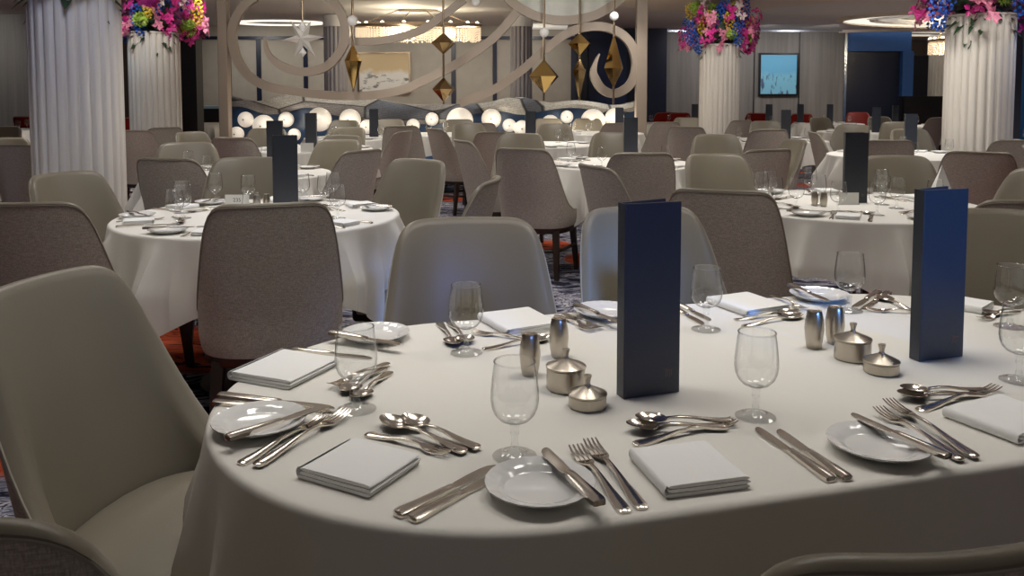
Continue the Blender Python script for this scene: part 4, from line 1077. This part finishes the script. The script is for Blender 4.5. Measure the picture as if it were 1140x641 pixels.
# ------------------------------------------------------------------ the other tables' settings
DIRN = {0: 'frame-right side', 1: 'far right', 2: 'far side', 3: 'far left', 4: 'frame-left side', 5: 'near left', 6: 'near side', 7: 'near right'}
def setting(tx, ty, ang, ph, full, k):
    a = radians(ang); c, s_ = cos(a), sin(a)
    def loc(r, l): return (tx + r * c - l * s_, ty + r * s_ + l * c, TZ)
    d = DIRN[round(ang / 45) % 8]; g = lambda w: '%s on the %s' % (w, ph)
    r = random.Random(int(ang * 7 + tx * 100))
    gobletP.place(loc(.36, .13), 0, 'goblet at the %s of the %s' % (d, ph), g('goblets'))
    plateP.place(loc(.50, -.15), 0, 'side plate at the %s of the %s' % (d, ph), g('side plates'), (1, 1, 1))
    napkinP.place(loc(.50, .02), a + r.uniform(-.2, .2), 'folded napkin at the %s of the %s' % (d, ph), g('napkins'), (.9, .9, 1))
    if full:
        knifeP.place(loc(.49, .11), a + pi, 'knife at the %s of the %s' % (d, ph), g('knives'))
        knifeP.place((*loc(.50, -.15)[:2], TZ + .0185), a + pi / 2 + .4, 'butter knife at the %s of the %s' % (d, ph), g('butter knives'), (.85, 1, 1))
        forkP.place(loc(.49, -.045), a + pi, 'fork at the %s of the %s' % (d, ph), g('forks'), (.95, 1, 1))
        forkP.place(loc(.34, -.02), a + pi / 2 + .2, 'dessert fork at the %s of the %s' % (d, ph), g('dessert forks'), (.9, 1, 1))
        spoonP.place(loc(.33, .03), a + pi / 2 - .15, 'spoon at the %s of the %s' % (d, ph), g('spoons'), (.95, 1, 1))
SETS = {0: (full0 := (35, 95, 150, 205, 262, 325)), 1: (25, 80, 135, 190, 245, 300)}
for i, (x, y, a, ph) in enumerate(TB):
    if i in SETS: angs = SETS[i]; f = True
    elif i == 17: continue
    else: angs = (20 + i * 13 % 40, 110 + i * 13 % 40, 200 + i * 13 % 40, 290 + i * 13 % 40, ) if y < 12 else (60, 180, 300); f = y < 7
    for k, an in enumerate(angs): setting(x, y, an, ph, f, k)
# menus on the other tables: px of the foot middle, top y, depth
def menu_at(px, d, yaw, label): menuP.place((X(px, d) - .055 * cos(radians(yaw)), d - .055 * sin(radians(yaw)), TZ + .001), radians(yaw), label, 'standing menus')
for px, d, yaw, lab in ((316.5, 3.86, 8, 'dark menu standing on the table with the 235 card'), (956, 4.14, -3, 'dark grey menu standing on the mid table with goblets'), (305, 5.95, 0, 'dark menu standing behind the menu of the 235 table'),
                        (345.5, 8.35, -4, 'dark menu standing on the table with a blank card'), (416, 10.5, 0, 'slim dark menu standing below the framed art'), (591, 9.1, 3, 'dark menu standing beside the goblets at the far centre table'),
                        (703, 6.75, 4, 'dark glossy-topped menu standing on the centre table'), (690, 11.6, 0, 'dark menu standing before the last globe lamp'), (876, 9.9, 0, 'dark menu standing on the table before the centre-right column'),
                        (977, 11.7, 0, 'grey menu standing on the far table before the dark opening'), (1016, 7.95, 0, 'dark menu standing behind the single goblet near the column'), (857, 15.1, 0, 'dark menu standing just below the blue painting'),
                        (892, 15.2, 0, 'distant dark menu right of the blue painting'), (925, 15.0, 12, 'pale menu reflecting light before the grey wall edge'), (998, 14.0, 15, 'pale menu reflecting light before the dark opening'), (774, 15.2, 0, 'distant dark menu left of the column before the grey wall')):
    menu_at(px, d, yaw, lab)
# cards and condiments on the 235 table and the mid table
def card(x, y, rz, label, text=None, w=.085, h=.05):
    t = empty('table_card', (x, y, TZ), rz); tag(t, label, 'card')
    MB().prism([(-w / 2, 0), (w / 2, 0), (w / 2, .0015), (-w / 2, .0015)], .001, h).build('card', M_paper, t, smooth=False)
    MB().box(-w / 2 - .004, w / 2 + .004, -.004, .010, 0, .006, .002).build('holder', M_china, t)
    if text:
        c = bpy.data.curves.new('card_number', 'FONT'); c.body = text; c.size = .026; c.extrude = .0003; c.align_x = 'CENTER'; c.align_y = 'CENTER'
        tmp = bpy.data.objects.new('card_number', c); me = bpy.data.meshes.new_from_object(tmp); bpy.data.objects.remove(tmp); me.materials.clear(); me.materials.append(M_ink)
        o = bpy.data.objects.new('card_number', me); COL.objects.link(o); o.parent = t; o.location = (0, -.0006, h * .55); o.rotation_euler = (pi / 2, 0, 0)
x_, y_ = at(264, 230); card(x_, y_, .0, 'small white card reading 235 in a holder on the round table', '235', .115, .058)
x_, y_ = at(342, 170); card(x_, y_, 0, 'small blank card beside a dark menu below the globes', None, .12, .09)
x_, y_ = at(945, 228); card(x_, y_, .1, 'small grey card holder among the shakers of the mid table', None, .10, .06)
for px, py, lab in ((286, 233, 'small shaker left of the menu on the table with the 235 card'), (297, 232, 'small shaker touching the menu on the table with the 235 card'), (917, 230, 'small shaker among the goblets of the mid table'), (907, 229, 'small shaker behind the goblets of the mid table')):
    x_, y_ = at(px, py); shakerP.place((x_, y_, TZ), 0, lab, 'small shakers on the round tables', (.85, .85, .85))
x_, y_ = at(205, 226); 
for px, py, lab in ((204, 243, 'goblet among the cutlery at the left of the table with the 235 card'), (240, 226, 'goblet beside the 235 card'), (337, 226, 'goblet right of the menu on the table with the 235 card'), (371, 224, 'goblet nearest the bluish chair on the table with the 235 card'),
                    (847, 224, 'goblet, first of the trio on the mid table'), (863, 232, 'goblet, second of the trio on the mid table'), (911, 228, 'goblet before the shakers on the mid table'), (933, 238, 'goblet in front of the mid table menu'),
                    (982, 228, 'goblet right of the mid table menu'), (998, 232, 'goblet farthest right on the mid table'), (1017, 178, 'goblet standing alone before the far dark menu')):
    x_, y_ = at(px, py); gobletP.place((x_, y_, TZ), 0, 'clear ' + lab, 'goblets on the round tables')
x_, y_ = at(1047, 213); napfoldP.place((x_ * .9, y_ * .9, TZ), .1, 'white napkin folded into a standing peak just above the blue menu')
x_, y_ = at(953, 212); napfoldP.place((x_, y_, TZ), .2, 'white peaked napkin behind the mid table menu', None, (.6, .6, .8))
# service counter behind the pier
t = empty('service_counter', (X(230, 16.6), 16.6, 0)); tag(t, 'dark service counter with a pale blue lit top beside the black pier', 'counter')
MB().box(-.45, .55, 0, .5, 0, 1.0).build('body', M_black, t); MB().box(-.48, .58, -.04, .52, 1.0, 1.05, .01).build('countertop', mat('pale_blue_light_top', (.35, .5, .6), .3), t)  # counter light is put into the pale colour of the top
